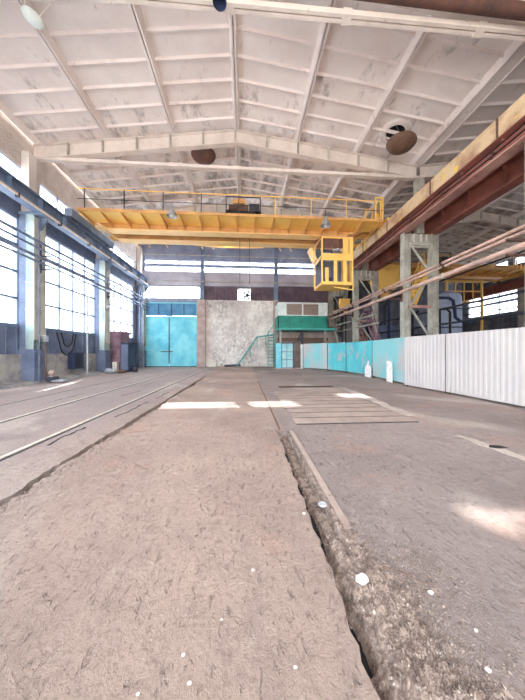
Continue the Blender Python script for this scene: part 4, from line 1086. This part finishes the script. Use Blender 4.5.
for x in (10.3,11.2): MB().box(x-.07,x+.07,18.7,18.85,0,6.0).build('leg','navy',t)
MB().box(10.5,11.0,18.3,18.8,5.5,6.0).build('chute','ochre',t)
t = thing('yellow_box', (8.3,21.8,5.4), 'small yellow square box on the wall behind the cabin', 'box')
MB().box(8.35,9.25,21.5,21.8,5.3,6.1).build('housing','yellow',t,bevel=.02); MB().box(8.6,8.7,21.6,21.8,0,5.3).build('stand','dark_steel',t)
# cluster of dark equipment
for (x,y,w_,d2,h_,mat,lb) in ((13.6,23.5,1.8,1.2,3.9,'dark_panel','slate machine cabinet deep in the side hall'),(10.9,25.6,1.6,1.4,5.6,'clad_pale','tall pale equipment tower deep in the side hall'),(14.0,26.2,1.2,1.2,4.6,'navy','navy equipment tower deep in the side hall'),(17.5,25.0,2.0,1.6,3.2,'dark_steel','low dark machine near the side hall windows')):
    t = thing('machine_cabinet', (x,y,0), lb, 'machine', 'machines in the side hall')
    MB().box(x-w_/2,x+w_/2,y-d2/2,y+d2/2,.08,h_).build('body',mat,t,bevel=.03)
    MB().box(x-w_/2+.1,x-.03,y-d2/2-.03,y-d2/2,.2,h_-.2).build('door',mat,t); MB().box(x+.03,x+w_/2-.1,y-d2/2-.03,y-d2/2,.2,h_-.2).build('door',mat,t)
    MB().box(x-w_/2+.05,x+w_/2-.05,y-d2/2+.05,y+d2/2-.05,0,.08).build('plinth','black',t)
    MB().tube([(x,y,h_),(x,y,h_+2),(x+.6,y,h_+2.4)], .12, 10).build('duct','dark_steel',t)
# yellow frames in the side hall near the windows
t = thing('gantry_frame', (20,20,0), 'yellow railed gantry frame before the side hall windows', 'gantry')
for (x,yy) in ((19.2,22.6),(22.8,22.6)): MB().box(x-.08,x+.08,yy-.08,yy+.08,0,8.3).build('post','yellow',t)
for z in (6.2,7.2,8.2): MB().box(19.2,22.8,22.55,22.65,z-.05,z+.05).build('rail','yellow',t)
for x in (20.1,21.0,21.9): MB().box(x-.04,x+.04,22.56,22.64,6.2,8.2).build('baluster','yellow',t)

# ------------------------------------------------------------------ light
W = bpy.data.worlds.new('daylight'); bpy.context.scene.world = W; W.use_nodes = True
nt = W.node_tree; bg = nt.nodes['Background']
tc = nt.nodes.new('ShaderNodeTexCoord'); sp = nt.nodes.new('ShaderNodeSeparateXYZ'); nt.links.new(tc.outputs['Generated'], sp.inputs[0])
rp = nt.nodes.new('ShaderNodeValToRGB'); nt.links.new(sp.outputs[2], rp.inputs[0])
mr = nt.nodes.new('ShaderNodeMapRange'); nt.links.new(sp.outputs[2], mr.inputs[0]); mr.inputs[1].default_value = -1; nt.links.new(mr.outputs[0], rp.inputs[0])
e = rp.color_ramp.elements; e[0].position = .46; e[0].color = (.62,.57,.52,1); e[1].position = .54; e[1].color = (.88,.94,1,1)
nt.links.new(rp.outputs[0], bg.inputs[0]); bg.inputs[1].default_value = 4.6
sun = bpy.data.lights.new('sun', 'SUN'); sun.energy = 34; sun.angle = math.radians(.55); sun.color = (1,.95,.88)
so = bpy.data.objects.new('sun', sun); C.objects.link(so)
E = math.atan(.545); az = math.radians(12.9)
dv = Vector((math.sin(az)*math.cos(E), -math.cos(az)*math.cos(E), -math.sin(E)))
so.rotation_euler = dv.to_track_quat('-Z', 'Y').to_euler(); so.location = (-8, 40, 30)

# ------------------------------------------------------------------ camera
cam = bpy.data.cameras.new('camera'); co = bpy.data.objects.new('camera', cam); C.objects.link(co)
cam.sensor_fit = 'HORIZONTAL'; cam.sensor_width = 36; cam.lens = 250/525*36
cam.shift_y = 2/525; cam.clip_start = .05; cam.clip_end = 200
co.location = (0,0,H); co.rotation_euler = (PI/2, 0, -math.radians(4.0))
sc = bpy.context.scene; sc.camera = co
sc.view_settings.view_transform = 'Standard'; sc.view_settings.look = 'None'; sc.view_settings.gamma = 1; sc.view_settings.exposure = 0.98
sc.view_settings.use_curve_mapping = False
sc.cycles.use_denoising = True; sc.cycles.max_bounces = 10; sc.cycles.diffuse_bounces = 6; sc.cycles.transparent_max_bounces = 12
sc.cycles.sample_clamp_indirect = 8
